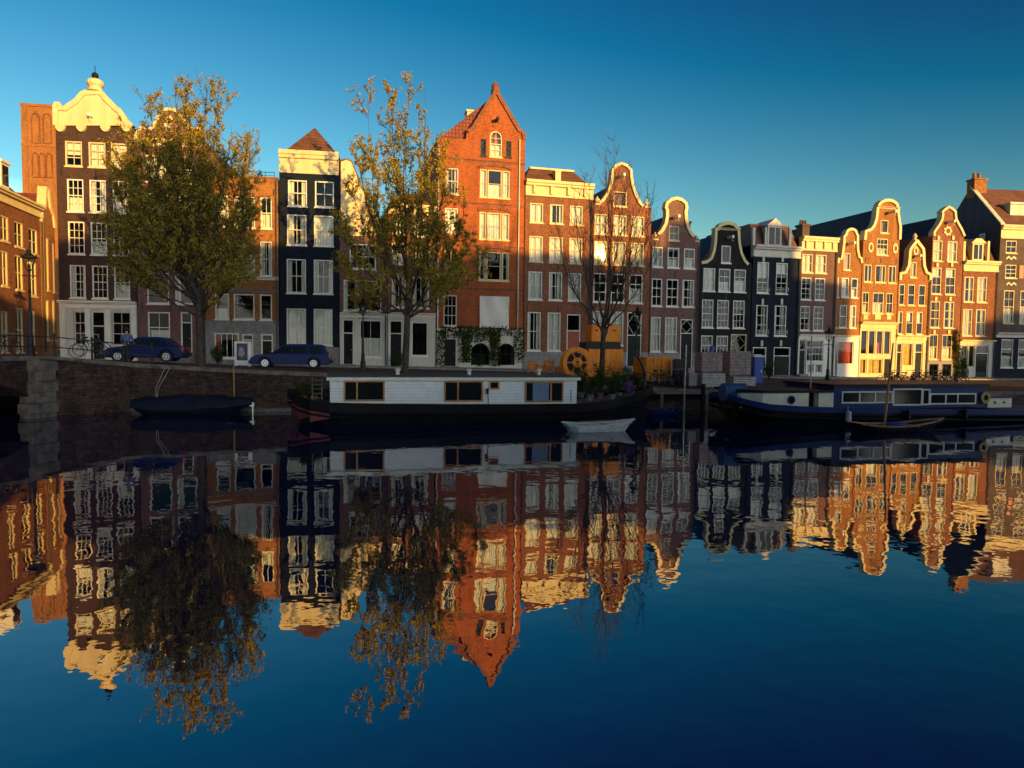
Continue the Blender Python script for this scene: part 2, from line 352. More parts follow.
def add_moss(m, z0, z1):
    nt = m.node_tree; b = nt.nodes['Principled BSDF']; src = b.inputs['Base Color'].links[0].from_socket
    g = N(nt, 'ShaderNodeTexCoord'); sp = N(nt, 'ShaderNodeSeparateXYZ'); nt.links.new(g.outputs['Object'], sp.inputs[0])
    mr = N(nt, 'ShaderNodeMapRange'); mr.inputs['From Min'].default_value = z1; mr.inputs['From Max'].default_value = z0; nt.links.new(sp.outputs[2], mr.inputs['Value'])
    nz = N(nt, 'ShaderNodeTexNoise', Scale=0.5, Detail=6.0, Roughness=0.75); nt.links.new(g.outputs['Object'], nz.inputs['Vector'])
    r2 = N(nt, 'ShaderNodeMapRange'); r2.inputs['From Min'].default_value = 0.48; r2.inputs['From Max'].default_value = 0.68; nt.links.new(nz.outputs['Fac'], r2.inputs['Value'])
    ml = N(nt, 'ShaderNodeMath', operation='MULTIPLY'); nt.links.new(mr.outputs[0], ml.inputs[0]); nt.links.new(r2.outputs[0], ml.inputs[1])
    mx = N(nt, 'ShaderNodeMixRGB'); mx.inputs[2].default_value = (0.13, 0.10, 0.022, 1); nt.links.new(ml.outputs[0], mx.inputs[0]); nt.links.new(src, mx.inputs[1]); nt.links.new(mx.outputs[0], b.inputs['Base Color'])
add_moss(M['b_quay'], 0.1, 1.1)
# ------------------------------------------------------------------ geometry of the place
def ray(px, py):
    return CROT @ Vector(((px - 512)/FPX, -(py - 384)/FPX, -1.0))
def at_depth(px, py, D):
    d = ray(px, py); return CAM + d*(D/d.y)
# facade line as (X, Y) corner points, quay edge line likewise
def _line(start, segs):
    pts = [start]
    for ang, L in segs:
        p = pts[-1]; pts.append((p[0]+L*math.cos(R(ang)), p[1]+L*math.sin(R(ang))))
    return pts
FAC = _line((-31.4, 48.0), [(8, 18.5), (15, 58.0), (6, 40)])
QUAY = [(-21.3, 32.5), (-19.2, 35.2), (-12.4, 36.0), (10.7, 40.0), (38.6, 46.0), (90, 54)]
def interp(pts, x):
    if x <= pts[0][0]: a, b = pts[0], pts[1]
    elif x >= pts[-1][0]: a, b = pts[-2], pts[-1]
    else:
        for a, b in zip(pts, pts[1:]):
            if a[0] <= x <= b[0]: break
    return a[1] + (b[1]-a[1])*(x-a[0])/(b[0]-a[0])
ZQ = [(-60, 2.8), (-21.3, 2.74), (-19.2, 2.4), (-13.2, 2.1), (-9.4, 1.97), (10.5, 1.14), (30, 1.0), (90, 1.0)]
ZF = [(-60, 2.3), (-29, 2.05), (-15, 1.95), (2.6, 1.66), (26.4, 1.10), (43, 1.02), (90, 1.0)]
def facY(X): return interp(FAC, X)
def quayY(X):
    if X < -21.3: return 30.0 if X < -21.9 else 30 + 2.5*(X+21.9)/0.6
    return interp(QUAY, X)
def street_z(X, Y):
    a, b = quayY(X), facY(X); t = min(1, max(0, (Y-a)/(b-a)))
    return interp(ZQ, X)*(1-t) + interp(ZF, X)*t
def fac_hit(px, py):
    d = ray(px, py)
    lo, hi = 20.0, 120.0
    for _ in range(60):
        m = (lo+hi)/2; X = d.x*(m/d.y)
        if m < facY(X): lo = m
        else: hi = m
    return Vector((d.x*(lo/d.y), lo, 0))
def spot(px, D, dz=0.0):
    p = at_depth(px, 365, D); return Vector((p.x, p.y, street_z(p.x, p.y)+dz))

# ground sheet: street between quay and facades, carried on behind the houses to the horizon
mb = MB(); xs = [-3000, -400, -80, -60, -45, -35, -29, -25, -22, -21.9, -21.6, -21.3, -20.2, -19.2, -16, -12.4, -8, -4, 0, 4, 8, 10.7, 15, 20, 26, 32, 38.6, 45, 60, 90, 400, 3000]
rows = []
for X in xs:
    xc = min(90, max(-60, X)); q, f = quayY(xc), facY(xc)
    zq, zf = interp(ZQ, xc), interp(ZF, xc)
    r = [(X, q+0.02, zq-0.02)] + [(X, q+(f-q)*t, zq*(1-t)+zf*t) for t in (0.25, 0.5, 0.75, 1)] + [(X, f+60, zf), (X, 4000, zf)]
    rows.append(r)
for i in range(len(rows)-1):
    for k in range(len(rows[0])-1):
        mb.quad(rows[i][k], rows[i+1][k], rows[i+1][k+1], rows[i][k+1])
structure(mb.build('street', M['asphalt']))
# pavement with kerb along the houses
mb = MB(); px = [-30 + i*4 for i in range(24)]
for a, b in zip(px, px[1:]):
    pa = [(a, facY(a)-2.6, street_z(a, facY(a)-2.6)), (a, facY(a)+0.3, street_z(a, facY(a)))]
    pb = [(b, facY(b)-2.6, street_z(b, facY(b)-2.6)), (b, facY(b)+0.3, street_z(b, facY(b)))]
    up = Vector((0, 0, 0.12))
    mb.quad(Vector(pa[0])+up, Vector(pb[0])+up, Vector(pb[1])+up, Vector(pa[1])+up)
    dn = Vector((0, 0, -0.05)); mb.quad(Vector(pa[0])+dn, Vector(pb[0])+dn, Vector(pb[0])+up, Vector(pa[0])+up)
structure(mb.build('pavement', M['greystone']))

# water
m, nt_, b = new_mat('canal_water')
b.inputs['Base Color'].default_value = (0.003, 0.006, 0.045, 1); b.inputs['Roughness'].default_value = 0.0; b.inputs['IOR'].default_value = 2.9
tc = N(nt_, 'ShaderNodeTexCoord')
mp = N(nt_, 'ShaderNodeMapping'); mp.inputs['Scale'].default_value = (1.0, 1.0, 1.0)
n1 = N(nt_, 'ShaderNodeTexNoise', Scale=0.9, Detail=2.0, Roughness=0.45)
n2 = N(nt_, 'ShaderNodeTexNoise', Scale=0.22, Detail=1.0)
nt_.links.new(tc.outputs['Object'], mp.inputs[0])
nt_.links.new(mp.outputs[0], n1.inputs['Vector']); nt_.links.new(mp.outputs[0], n2.inputs['Vector'])
b1 = N(nt_, 'ShaderNodeBump', Strength=1.0, Distance=0.0085); b2 = N(nt_, 'ShaderNodeBump', Strength=1.0, Distance=0.012)
nt_.links.new(n1.outputs['Fac'], b1.inputs['Height']); nt_.links.new(n2.outputs['Fac'], b2.inputs['Height'])
n3 = N(nt_, 'ShaderNodeTexNoise', Scale=3.2, Detail=2.0); b3 = N(nt_, 'ShaderNodeBump', Strength=1.0, Distance=0.0016)
nt_.links.new(mp.outputs[0], n3.inputs['Vector']); nt_.links.new(n3.outputs['Fac'], b3.inputs['Height'])
# calm and ruffled patches
n4 = N(nt_, 'ShaderNodeTexNoise', Scale=0.07, Detail=2.0); nt_.links.new(tc.outputs['Object'], n4.inputs['Vector'])
r4 = N(nt_, 'ShaderNodeMapRange'); r4.inputs['From Min'].default_value = 0.35; r4.inputs['From Max'].default_value = 0.65; r4.inputs['To Min'].default_value = 0.35; r4.inputs['To Max'].default_value = 1.2
nt_.links.new(n4.outputs['Fac'], r4.inputs['Value']); nt_.links.new(r4.outputs[0], b3.inputs['Strength']); nt_.links.new(r4.outputs[0], b1.inputs['Strength'])
nt_.links.new(b2.outputs[0], b1.inputs['Normal']); nt_.links.new(b1.outputs[0], b3.inputs['Normal']); nt_.links.new(b3.outputs[0], b.inputs['Normal'])
M['water'] = m
mb = MB(); mb.quad((-300, -1.2, 0), (300, -1.2, 0), (300, 70, 0), (-300, 70, 0)); structure(mb.build('water', M['water']))
# bank the photographer stands on
mb = MB(); mb.quad((-3000, -1.2, 1.7), (3000, -1.2, 1.7), (3000, -4000, 1.7), (-3000, -4000, 1.7)); mb.quad((-3000, -1.2, -0.3), (3000, -1.2, -0.3), (3000, -1.2, 1.7), (-3000, -1.2, 1.7))
structure(mb.build('near_bank', M['asphalt']))

# quay wall
qw = thing('quay_wall', 'long dark brick quay wall with stone coping along the canal edge', 'quay wall')
mb = MB(); cp = MB()
qx = [-19.2, -17, -14.5, -12.4, -9.4, -6, -2, 2, 6, 10.7, 16, 22, 30, 38.6, 60, 90]
for a, b_ in zip(qx, qx[1:]):
    A = Vector((a, quayY(a), 0)); B = Vector((b_, quayY(b_), 0)); za, zb = interp(ZQ, a), interp(ZQ, b_)
    mb.quad((A.x, A.y, -0.6), (B.x, B.y, -0.6), (B.x, B.y, zb-0.16), (A.x, A.y, za-0.16))
    n = (B-A).cross(Vector((0, 0, 1))).normalized()
    for s0, s1, z0, z1 in ((0.10, -0.5, -0.16, 0.03),):
        vs = []
        for P, z in ((A, za), (B, zb)):
            for off, dz in ((s0, z0), (s1, z0), (s1, z1), (s0, z1)):
                q = P + n*off; vs.append((q.x, q.y, z+dz))
        cp.add(vs, [(0,1,2,3),(4,7,6,5),(0,4,5,1),(1,5,6,2),(2,6,7,3),(3,7,4,0)])
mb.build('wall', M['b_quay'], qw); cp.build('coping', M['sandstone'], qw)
# stone footing at the water line
mb = MB()
for a, b_ in zip(qx[:5], qx[1:5]):
    mb.add([(a, quayY(a)-0.12, -0.4), (b_, quayY(b_)-0.12, -0.4), (b_, quayY(b_)-0.12, 0.16), (a, quayY(a)-0.12, 0.16), (b_, quayY(b_)+0.02, 0.2), (a, quayY(a)+0.02, 0.2)], [(0,1,2,3),(3,2,4,5)])
mb.build('footing', M['greywood'], qw)

# bridge at the left edge
br = thing('bridge', 'dark brick canal bridge abutment with stone quoins at the left edge', 'bridge')
BL = [(-19.2, 35.2, 2.42), (-21.3, 32.5, 2.74), (-21.9, 30.0, 2.78), (-23.4, 22.0, 2.85), (-25, 12, 2.8)]
mb = MB()
mb.quad((-21.3, 32.5, -0.6), (-19.2, 35.2, -0.6), (-19.2, 35.2, 2.3), (-21.3, 32.5, 2.6)); mb.build('abutment', M['b_quay'], br)
mb = MB()                                            # spandrel with an arched opening
A = Vector((-21.62, 31.2, 0)); B = Vector((-23.4, 19.0, 0)); ax = (B-A).normalized(); L = (B-A).length
def bpnt(s, z, off=0.0):
    nrm = Vector((-ax.y, ax.x, 0)); p = A + ax*s + nrm*off; return (p.x, p.y, z)
prev = None
for i in range(17):
    s = L*i/16; za = 1.0 + 1.1*math.sin(math.pi*i/16)**0.6
    if prev: mb.quad(bpnt(prev[0], prev[1]), bpnt(s, za), bpnt(s, 2.66), bpnt(prev[0], 2.66)); mb.quad(bpnt(prev[0], prev[1]), bpnt(s, za), bpnt(s, za, -9), bpnt(prev[0], prev[1], -9))
    prev = (s, za)
mb.build('arch', M['b_quay'], br)
mb = MB()
for k in range(6):                                   # stone quoins
    z0 = -0.3 + k*0.49
    dx = 0.10 if k % 2 else 0.0
    P = Vector((-21.5, 31.9, 0)); u = Vector((0.23, 0.97, 0)); n = Vector((0.97, -0.23, 0)); hw = 0.66 + dx
    mb.zprism([tuple((P+u*a+n*c)[:2]) for a, c in ((-hw, -0.5), (hw, -0.5), (hw, 0.14+dx*0.4), (-hw, 0.14+dx*0.4))], z0, z0+0.47)
mb.build('quoin', M['sandstone'], br)
mb = MB()
for (a, b_) in zip(BL, BL[1:]):
    A_, B_ = Vector(a), Vector(b_); n = (B_-A_).cross(Vector((0,0,1))).normalized(); n.z = 0
    mb.add([A_ - n*0.12 + Vector((0,0,-0.16)), B_ - n*0.12 + Vector((0,0,-0.16)), B_ - n*0.12 + Vector((0,0,0.04)), A_ - n*0.12 + Vector((0,0,0.04)),
            A_ + n*0.45 + Vector((0,0,-0.16)), B_ + n*0.45 + Vector((0,0,-0.16)), B_ + n*0.45 + Vector((0,0,0.04)), A_ + n*0.45 + Vector((0,0,0.04))],
           [(0,1,2,3),(4,7,6,5),(3,2,6,7),(0,4,5,1),(0,3,7,4),(1,5,6,2)])
mb.build('coping', M['sandstone'], br)
mb = MB(); mb.quad((-19.5, 35.0, 2.38), (-21.6, 31.0, 2.74), (-60, 31.0, 2.74), (-60, 36, 2.6)); mb.quad((-21.6, 31.0, 2.74), (-25, 12, 2.76), (-60, 12, 2.76), (-60, 31.0, 2.74))
mb.build('deck', M['asphalt'], br)

# ------------------------------------------------------------------ houses
HOUSES = []
class House:
    def __init__(s, name, label, P0, P1, z, t=0.4, depth=9.0):
        P0 = Vector((P0[0], P0[1], z)); P1 = Vector((P1[0], P1[1], z))
        s.P0 = P0; d = (P1-P0); s.w = d.length - 0.03; s.d = d.normalized(); P0 = P0 + s.d*0.015; s.P0 = P0
        s.n = Vector((-s.d.y, s.d.x, 0)); s.depth = depth; s.t = t
        s.root = thing(name, label, 'church tower' if 'tower' in name else 'house', P0, math.atan2(s.d.y, s.d.x))
        s.holes = []; s.rng = random.Random(hash(label) % 1000 if False else sum(map(ord, label)))
    def loc(s, px, py, off=0.0):
        d = ray(px, py); q = s.P0 + s.n*off
        t = (q - CAM).dot(s.n)/d.dot(s.n); p = CAM + d*t - s.P0
        return p.dot(s.d), p.z
    def cx(s, x): return min(s.w-0.0, max(0.0, x))

def sash(H, x0, x1, z0, z1, nx=2, nz=2, cur=None, fr='white', sill=True, arch=False, fw=0.085, tilt=None, deep=0.0, rail=True):
    """one window: frame with glazing bars, pane, sill, curtain"""
    rng = H.rng; y0, y1 = 0.035+deep, 0.13+deep
    hole = [(x0, z0), (x1, z0), (x1, z1), (x0, z1)]
    zs = z1
    if arch:
        r = (x1-x0)/2; zs = z1 - r*arch; n = 8
        hole = [(x0, z0), (x1, z0)] + [((x0+x1)/2 + r*math.cos(math.pi*k/n), zs + r*arch*math.sin(math.pi*k/n)) for k in range(n+1)]
    H.holes.append((hole, y1))
    mb = MB()
    inner = [(x0+fw if p[0] < (x0+x1)/2-1e-6 else (x1-fw if p[0] > (x0+x1)/2+1e-6 else p[0]), min(max(p[1], z0+fw), z1-fw)) for p in hole]
    if arch:
        r = (x1-x0)/2
        inner = [(x0+fw, z0+fw), (x1-fw, z0+fw)] + [((x0+x1)/2 + (r-fw)*math.cos(math.pi*k/8), zs + (r-fw)*arch*math.sin(math.pi*k/8)) for k in range(9)]
    mb.sheet([hole, inner], y0); mb.rim(inner, y0, y1); mb.rim(hole, y0, y1)
    bw = 0.032; ya, yb = y0+0.025, y1-0.01
    ix0, ix1, iz0, iz1 = x0+fw, x1-fw, z0+fw, z1-fw
    for i in range(1, nx):
        c = ix0 + (ix1-ix0)*i/nx; mb.box(c-bw/2, c+bw/2, ya, yb, iz0, iz1 if not arch else zs+ (iz1-zs)*0.95)
    mid = nz/2
    for k in range(1, nz):
        c = iz0 + (iz1-iz0)*k/nz; b = bw
        if rail and abs(k-mid) < 0.6 and nz > 1: b = 0.06
        mb.box(ix0, ix1, ya-0.004, yb, c-b/2, c+b/2)
    f = mb.build('window', M[fr], H.root)
    pb = MB(); yp = y1-0.03
    halves = [(iz0, (iz0+iz1)/2), ((iz0+iz1)/2, iz1)] if nz > 1 else [(iz0, iz1)]
    for a, b_ in halves:
        if tilt: tx, tz = tilt
        else: tx, tz = rng.gauss(0, 0.006), rng.gauss(0, 0.006)
        W, Hh = (ix1-ix0)/2, (b_-a)/2
        cx_, cz = (ix0+ix1)/2, (a+b_)/2
        tt = [(-W, -Hh), (W, -Hh), (W, Hh), (-W, Hh)]
        pb.add([(cx_+u, yp + u*tx + v*tz, cz+v) for u, v in tt], [(0, 1, 2, 3)])
    pb.build('pane', M['glass'], f, recalc=False)
    if sill:
        sb = MB(); sb.box(x0-0.05, x1+0.05, -0.07, y0+0.005, z0-0.10, z0-0.003); sb.build('sill', M[fr], f)
    if cur is None: cur = rng.choice(['sides', 'sides', 'half', 'none', 'blind', 'none', 'full'])
    cm = 'curtain'
    if ':' in cur: cur, cm = cur.split(':')
    if cur != 'none':
        cb = MB(); spans = []
        W = ix1-ix0
        if cur == 'full': spans = [(ix0-0.03, ix0+W*0.49, iz0, iz1), (ix0+W*0.51, ix1+0.03, iz0, iz1)]
        elif cur == 'sides':
            k = rng.uniform(0.18, 0.34); spans = [(ix0-0.03, ix0+W*k, iz0, iz1), (ix1-W*k, ix1+0.03, iz0, iz1)]
        elif cur == 'half': spans = [(ix0-0.03, ix1+0.03, iz0, iz0+(iz1-iz0)*rng.uniform(0.4, 0.55))]
        elif cur == 'blind': spans = [(ix0-0.03, ix1+0.03, iz0+(iz1-iz0)*rng.uniform(0.35, 0.7), iz1)]
        for a, b_, c, d in spans:
            n = max(4, int((b_-a)/0.05)); amp = 0.0 if cur == 'blind' else 0.03
            ph = rng.uniform(0, 6)
            pts = [(a+(b_-a)*i/n, 0.24+deep+amp*math.sin(i*1.7+ph)) for i in range(n+1)]
            for p, q in zip(pts, pts[1:]):
                cb.quad((p[0], p[1], c), (q[0], q[1], c), (q[0], q[1], d), (p[0], p[1], d))
        cb.build('curtain', M[cm], f)
    return f

def row(H, y0, y1, cols, nx=2, nz=2, cur=None, **kw):
    xa, za = H.loc(cols[0][0], y0); _, zb = H.loc((cols[0][0]+cols[0][1])/2, y1)
    _, za = H.loc((cols[0][0]+cols[0][1])/2, y0)
    for i, c in enumerate(cols):
        x0, _ = H.loc(c[0], (y0+y1)/2); x1, _ = H.loc(c[1], (y0+y1)/2)
        x0, x1 = max(0.12, x0), min(H.w-0.12, x1)
        cc = cur[i] if isinstance(cur, (list, tuple)) else cur
        sash(H, x0, x1, zb, za, nx, nz, cc, **kw)

def door(H, x0p, y0p, x1p, y1p, mat='d_green', transom=0.25, fr='white', glazed=False, grid=1):
    x0, z1 = H.loc(x0p, y0p); x1, z0 = H.loc(x1p, y1p); x0, x1 = max(0.1, x0), min(H.w-0.1, x1)
    z0 = max(0.02, min(z0, 1.2))
    H.holes.append(([(x0, z0), (x1, z0), (x1, z1), (x0, z1)], 0.2))
    mb = MB(); fw = 0.09
    mb.box(x0, x0+fw, 0.04, 0.19, z0, z1); mb.box(x1-fw, x1, 0.04, 0.19, z0, z1); mb.box(x0+fw, x1-fw, 0.042, 0.19, z1-fw, z1)
    zt = z1 - (z1-z0)*transom
    if transom: mb.box(x0+fw, x1-fw, 0.042, 0.19, zt-0.07, zt)
    f = mb.build('door_frame', M[fr], H.root)
    if transom:
        t = MB(); t.quad((x0+fw, 0.12, zt), (x1-fw, 0.12, zt), (x1-fw, 0.122, z1-fw), (x0+fw, 0.122, z1-fw)); t.build('transom_pane', M['glass'], f, recalc=False)
        if grid > 1:
            g = MB(); W = x1-x0-2*fw; cz = (zt+z1-fw)/2; hz = (z1-fw-zt)/2; cx_ = (x0+x1)/2
            pts = [(cx_-W/2, cz), (cx_, cz+hz), (cx_+W/2, cz), (cx_, cz-hz)]
            for p, q in zip(pts, pts[1:]+pts[:1]): g.tube([(p[0], 0.10, p[1]), (q[0], 0.10, q[1])], 0.022, 5)
            g.build('transom_tracery', M[fr], f)
    zd = (zt-0.07) if transom else z1-fw
    d = MB(); X0, X1 = x0+fw, x1-fw
    d.box(X0, X1, 0.11, 0.17, z0, zd)
    if not glazed:
        for a, b_ in ((0.08, 0.42), (0.50, 0.92)):
            for u, v in ((0.12, 0.46), (0.54, 0.88)):
                xa, xb = X0+(X1-X0)*u, X0+(X1-X0)*v; za, zb = z0+(zd-z0)*a, z0+(zd-z0)*b_
                d.box(xa, xb, 0.095, 0.109, za, zb)
    dd = d.build('door', M[mat], H.root)
    if glazed:
        g = MB(); g.quad((X0+0.12, 0.105, z0+0.5), (X1-0.12, 0.105, z0+0.5), (X1-0.12, 0.106, zd-0.12), (X0+0.12, 0.106, zd-0.12)); g.build('door_pane', M['carglass'], dd)
    h = MB(); h.ball((X1-0.10, 0.085, z0+(zd-z0)*0.47), 0.035, n=8, m=6); h.build('handle', M['brass'], dd)
    if z0 > 0.12:
        s = MB(); k = max(1, round(z0/0.18))
        for i in range(k): s.box(x0-0.1, x1+0.1, -0.3*(k-i), -0.3*(k-i-1) - (0.0 if i < k-1 else -0.0), -0.3, z0*(i+1)/k-0.006)
        s.build('stoop', M['greystone'], H.root)

def cornice(H, y0, y1, mat='cream', proj=0.32, x0=None, x1=None, brackets=0, name='cornice', xc=None):
    c = xc
    if c is None:
        c = H.cpx
    _, za = H.loc(c, y0); _, zb = H.loc(c, y1)
    a = -0.0 if x0 is None else x0; b_ = H.w if x1 is None else x1
    h = za-zb; mb = MB()
    mb.box(a, b_, -proj*0.30, 0.36, zb, zb+h*0.12-0.002)
    mb.box(a, b_, -proj*0.18, 0.36, zb+h*0.12, zb+h*0.66-0.002)
    mb.box(a+0.0, b_, -proj*0.7, 0.36, zb+h*0.66, zb+h*0.82-0.002)
    mb.box(a-0.0, b_, -proj, 0.36, zb+h*0.82, za)
    for i in range(brackets):
        u = a + (b_-a)*(i+0.5)/brackets; mb.box(u-0.11, u+0.11, -proj*0.6, -proj*0.18-0.001, zb+h*0.16, zb+h*0.655)
    mb.build(name, M[mat], H.root); return zb, za

def close_house(H, eave, gable=None, mat='b_brown', ground=None, gmat='ivory', roof=None):
    """front sheet(s) with openings, side and back walls; gable = outline points (x, z) left to right"""
    w = H.w; t = H.t; zb = -0.5; H.eave = eave; H.ground = ground; HOUSES.append(H)
    top = [(0, eave)] + (gable or []) + [(w, eave)] if not gable else gable
    body = [(0, zb if ground is None else ground), (w, zb if ground is None else ground)] + list(reversed(top))
    mb = MB()
    def holes_in(lo, hi):
        o = []
        for h, y in H.holes:
            a, b_ = min(p[1] for p in h), max(p[1] for p in h)
            if b_ <= lo + 0.02 or a >= hi - 0.02: continue
            if a < lo or b_ > hi: h = [(p[0], min(max(p[1], lo+0.0015), hi-0.0015)) for p in h]
            o.append(h)
        return o
    lo = zb if ground is None else ground
    mb.sheet([body] + holes_in(lo, 99), 0.0)
    for h, y in H.holes: mb.rim(h, -0.001 if ground is None or min(p[1] for p in h) > ground-0.01 else -0.019, y)
    gab = [p for p in top if p[1] >= eave-0.01]
    if gable:
        pts = [(0, eave)] + [p for p in gable if p[1] > eave+0.01] + [(w, eave)]
        pts = list(reversed(pts))
        mb.sheet([pts], t); 
        for p, q in zip(top, top[1:]): mb.quad((p[0], 0, p[1]), (q[0], 0, q[1]), (q[0], t, q[1]), (p[0], t, p[1]))
    D = H.depth
    mb.quad((0, 0, lo), (0, D, lo), (0, D, eave), (0, 0, eave)); mb.quad((w, 0, lo), (w, D, lo), (w, D, eave), (w, 0, eave)); mb.quad((0, D, zb), (w, D, zb), (w, D, eave), (0, D, eave))
    wall = mb.build('wall', M[mat], H.root, recalc=False)
    if ground is not None:
        mb = MB()
        mb.sheet([[(0, zb), (w, zb), (w, ground), (0, ground)]] + holes_in(zb, ground), -0.02)
        mb.quad((0, -0.02, zb), (0, D, zb), (0, D, ground), (0, -0.02, ground)); mb.quad((w, -0.02, zb), (w, D, zb), (w, D, ground), (w, -0.02, ground))
        mb.quad((0, -0.02, ground), (w, -0.02, ground), (w, 0.01, ground), (0, 0.01, ground))
        mb.build('ground_floor', M[gmat], H.root, recalc=False)
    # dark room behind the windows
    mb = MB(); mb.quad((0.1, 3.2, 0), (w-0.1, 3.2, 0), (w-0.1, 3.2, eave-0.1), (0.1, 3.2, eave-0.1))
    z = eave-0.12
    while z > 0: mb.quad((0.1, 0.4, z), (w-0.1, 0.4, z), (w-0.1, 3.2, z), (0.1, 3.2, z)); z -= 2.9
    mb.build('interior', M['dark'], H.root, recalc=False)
    return wall

def gable_roof(H, eave, ridge, mat='t_slate', chim=None, xm=None, y0=None):
    w, D = H.w, H.depth; xm = xm if xm is not None else w/2; y0 = H.t+0.01 if y0 is None else y0
    mb = MB(); o = 0.06
    A = [(-0.0, y0, eave), (w, y0, eave), (xm, y0, ridge)]; B = [(-0.0, D+0.2, eave), (w, D+0.2, eave), (xm, D+0.2, ridge)]
    mb.add(A+B, [(0,1,2),(3,5,4),(0,2,5,3),(1,4,5,2),(0,3,4,1)])
    r = mb.build('roof', M[mat], H.root)
    if chim:
        for cx_, cy, h in chim:
            c = MB(); c.box(cx_-0.35, cx_+0.35, cy-0.3, cy+0.3, eave, ridge+h); c.box(cx_-0.42, cx_+0.42, cy-0.37, cy+0.37, ridge+h+0.002, ridge+h+0.16)
            for k in (-0.17, 0.17): c.lathe([(0.11, ridge+h+0.165), (0.08, ridge+h+0.6)], (cx_+k, cy, 0), 8)
            c.build('chimney', M['b_purple'], r)
    return r
def hip_roof(H, eave, top, mat, inx=1.4, iny=2.6, y0=0.1):
    w, D = H.w, H.depth; mb = MB(); k = 0.0
    A = [(0.03, y0, eave), (w-0.03, y0, eave), (w-0.03, D, eave), (0.03, D, eave)]
    if 2*inx >= w:
        mb.add(A + [(w/2, y0+iny, top), (w/2, D-iny, top)], [(0,1,4),(1,2,5,4),(2,3,5),(3,0,4,5),(0,3,2,1)])
    else:
        mb.add(A + [(inx, y0+iny, top), (w-inx, y0+iny, top), (w-inx, D-iny, top), (inx, D-iny, top)], [(0,1,5,4),(1,2,6,5),(2,3,7,6),(3,0,4,7),(4,5,6,7),(0,3,2,1)])
    return mb.build('roof', M[mat], H.root)
def flat_roof(H, z):
    mb = MB(); mb.box(0.02, H.w-0.02, 0.37, H.depth-0.02, z-0.25, z-0.02); return mb.build('roof', M['lead'], H.root)

def trim(H, pts, wd=0.30, y0=-0.10, y1=None, mat='cream', name='gable_trim'):
    """raised coping that follows a gable outline"""
    y1 = H.t+0.03 if y1 is None else y1
    n = len(pts); V2 = [Vector(p) for p in pts]; inn = []; out = []
    for i in range(n):
        t = (V2[min(i+1, n-1)] - V2[max(i-1, 0)]).normalized(); nr = Vector((t.y, -t.x))
        inn.append(V2[i] + nr*wd); out.append(V2[i] - nr*0.06)
    mb = MB()
    for i in range(n-1):
        a, b_, c, d = out[i], out[i+1], inn[i+1], inn[i]
        P = [(a.x, y0, a.y), (b_.x, y0, b_.y), (c.x, y0, c.y), (d.x, y0, d.y)]; Q = [(p[0], y1, p[2]) for p in P]
        mb.add(P+Q, [(0,1,2,3),(0,4,5,1),(2,6,7,3)] + ([(0,3,7,4)] if i == 0 else []) + ([(1,5,6,2)] if i == n-2 else []) + [(4,7,6,5)])
    return mb.build(name, M[mat], H.root)
def beam(H, px, py, ln=0.9, plate=True):
    x, z = H.loc(px, py); mb = MB(); mb.box(x-0.09, x+0.09, -ln, 0.05, z-0.10, z+0.12); mb.tube([(x, -ln+0.12, z-0.1), (x, -ln+0.12, z-0.32), (x+0.06, -ln+0.12, z-0.38), (x+0.1, -ln+0.12, z-0.3)], 0.02, 5)
    mb.build('hoist_beam', M['white' if plate else 'd_dark'], H.root)
def ornament(H, px, py, r=0.35, mat='cream', kind='oval'):
    x, z = H.loc(px, py); mb = MB()
    n = 14
    out = [(x + r*(0.62 if kind == 'oval' else 1)*math.cos(2*math.pi*k/n)*(1 if k % 2 == 0 or kind == 'oval' else 0.72), z + r*math.sin(2*math.pi*k/n)*(1 if k % 2 == 0 or kind == 'oval' else 0.72)) for k in range(n)]
    inn = [(x + (p[0]-x)*0.55, z + (p[1]-z)*0.55) for p in out]
    mb.sheet([out, inn], -0.07); mb.rim(out, -0.07, 0.02); mb.rim(inn, -0.07, 0.02); mb.build('ornament', M[mat], H.root)
def urn(H, x, z, s=0.3, mat='cream'):
    mb = MB(); mb.box(x-s*0.9, x+s*0.9, -0.1, H.t, z, z+s*0.5)
    mb.lathe([(s*0.5, z+s*0.51), (s*0.35, z+s*0.8), (s*0.8, z+s*1.4), (s*0.75, z+s*1.9), (s*0.3, z+s*2.3), (s*0.12, z+s*2.8)], (x, 0.15, 0), 10); mb.build('urn', M[mat], H.root)
def pipe(H, px, py0, py1, mat='steel'):
    x, za = H.loc(px, py0); _, zb = H.loc(px, py1); mb = MB(); mb.tube([(x, -0.09, za), (x, -0.09, zb)], 0.05, 8); mb.build('downpipe', M[mat], H.root)
def anchors(H, pts):
    for px, py in pts:
        x, z = H.loc(px, py); mb = MB(); mb.box(x-0.025, x+0.025, -0.03, 0.01, z-0.22, z+0.22); mb.build('wall_anchor', M['iron'], H.root)

def town(name, label, xl, xr, yb=366, depth=9.0, P=None):
    if P is None: A = fac_hit(xl, yb); B = fac_hit(xr, yb)
    else: A, B = Vector(P[0]), Vector(P[1])
    mid = (A+B)/2
    H = House(name, label, A, B, street_z(mid.x, facY(mid.x)) if P is None else P[2], depth=depth); H.cpx = (xl+xr)/2; return H
def outl(H, pts):
    """pixel outline -> local gable outline, ends clamped to the house sides"""
    o = [H.loc(*p) for p in pts]
    o = [(H.cx(a), b_) for a, b_ in o]
    o[0] = (0.0, o[0][1]); o[-1] = (H.w, o[-1][1])
    return o
def arcpts(x0, x1, y, top, n=8):
    return [((x0+x1)/2 - (x1-x0)/2*math.cos(math.pi*k/n), y - (y-top)*math.sin(math.pi*k/n)) for k in range(n+1)]

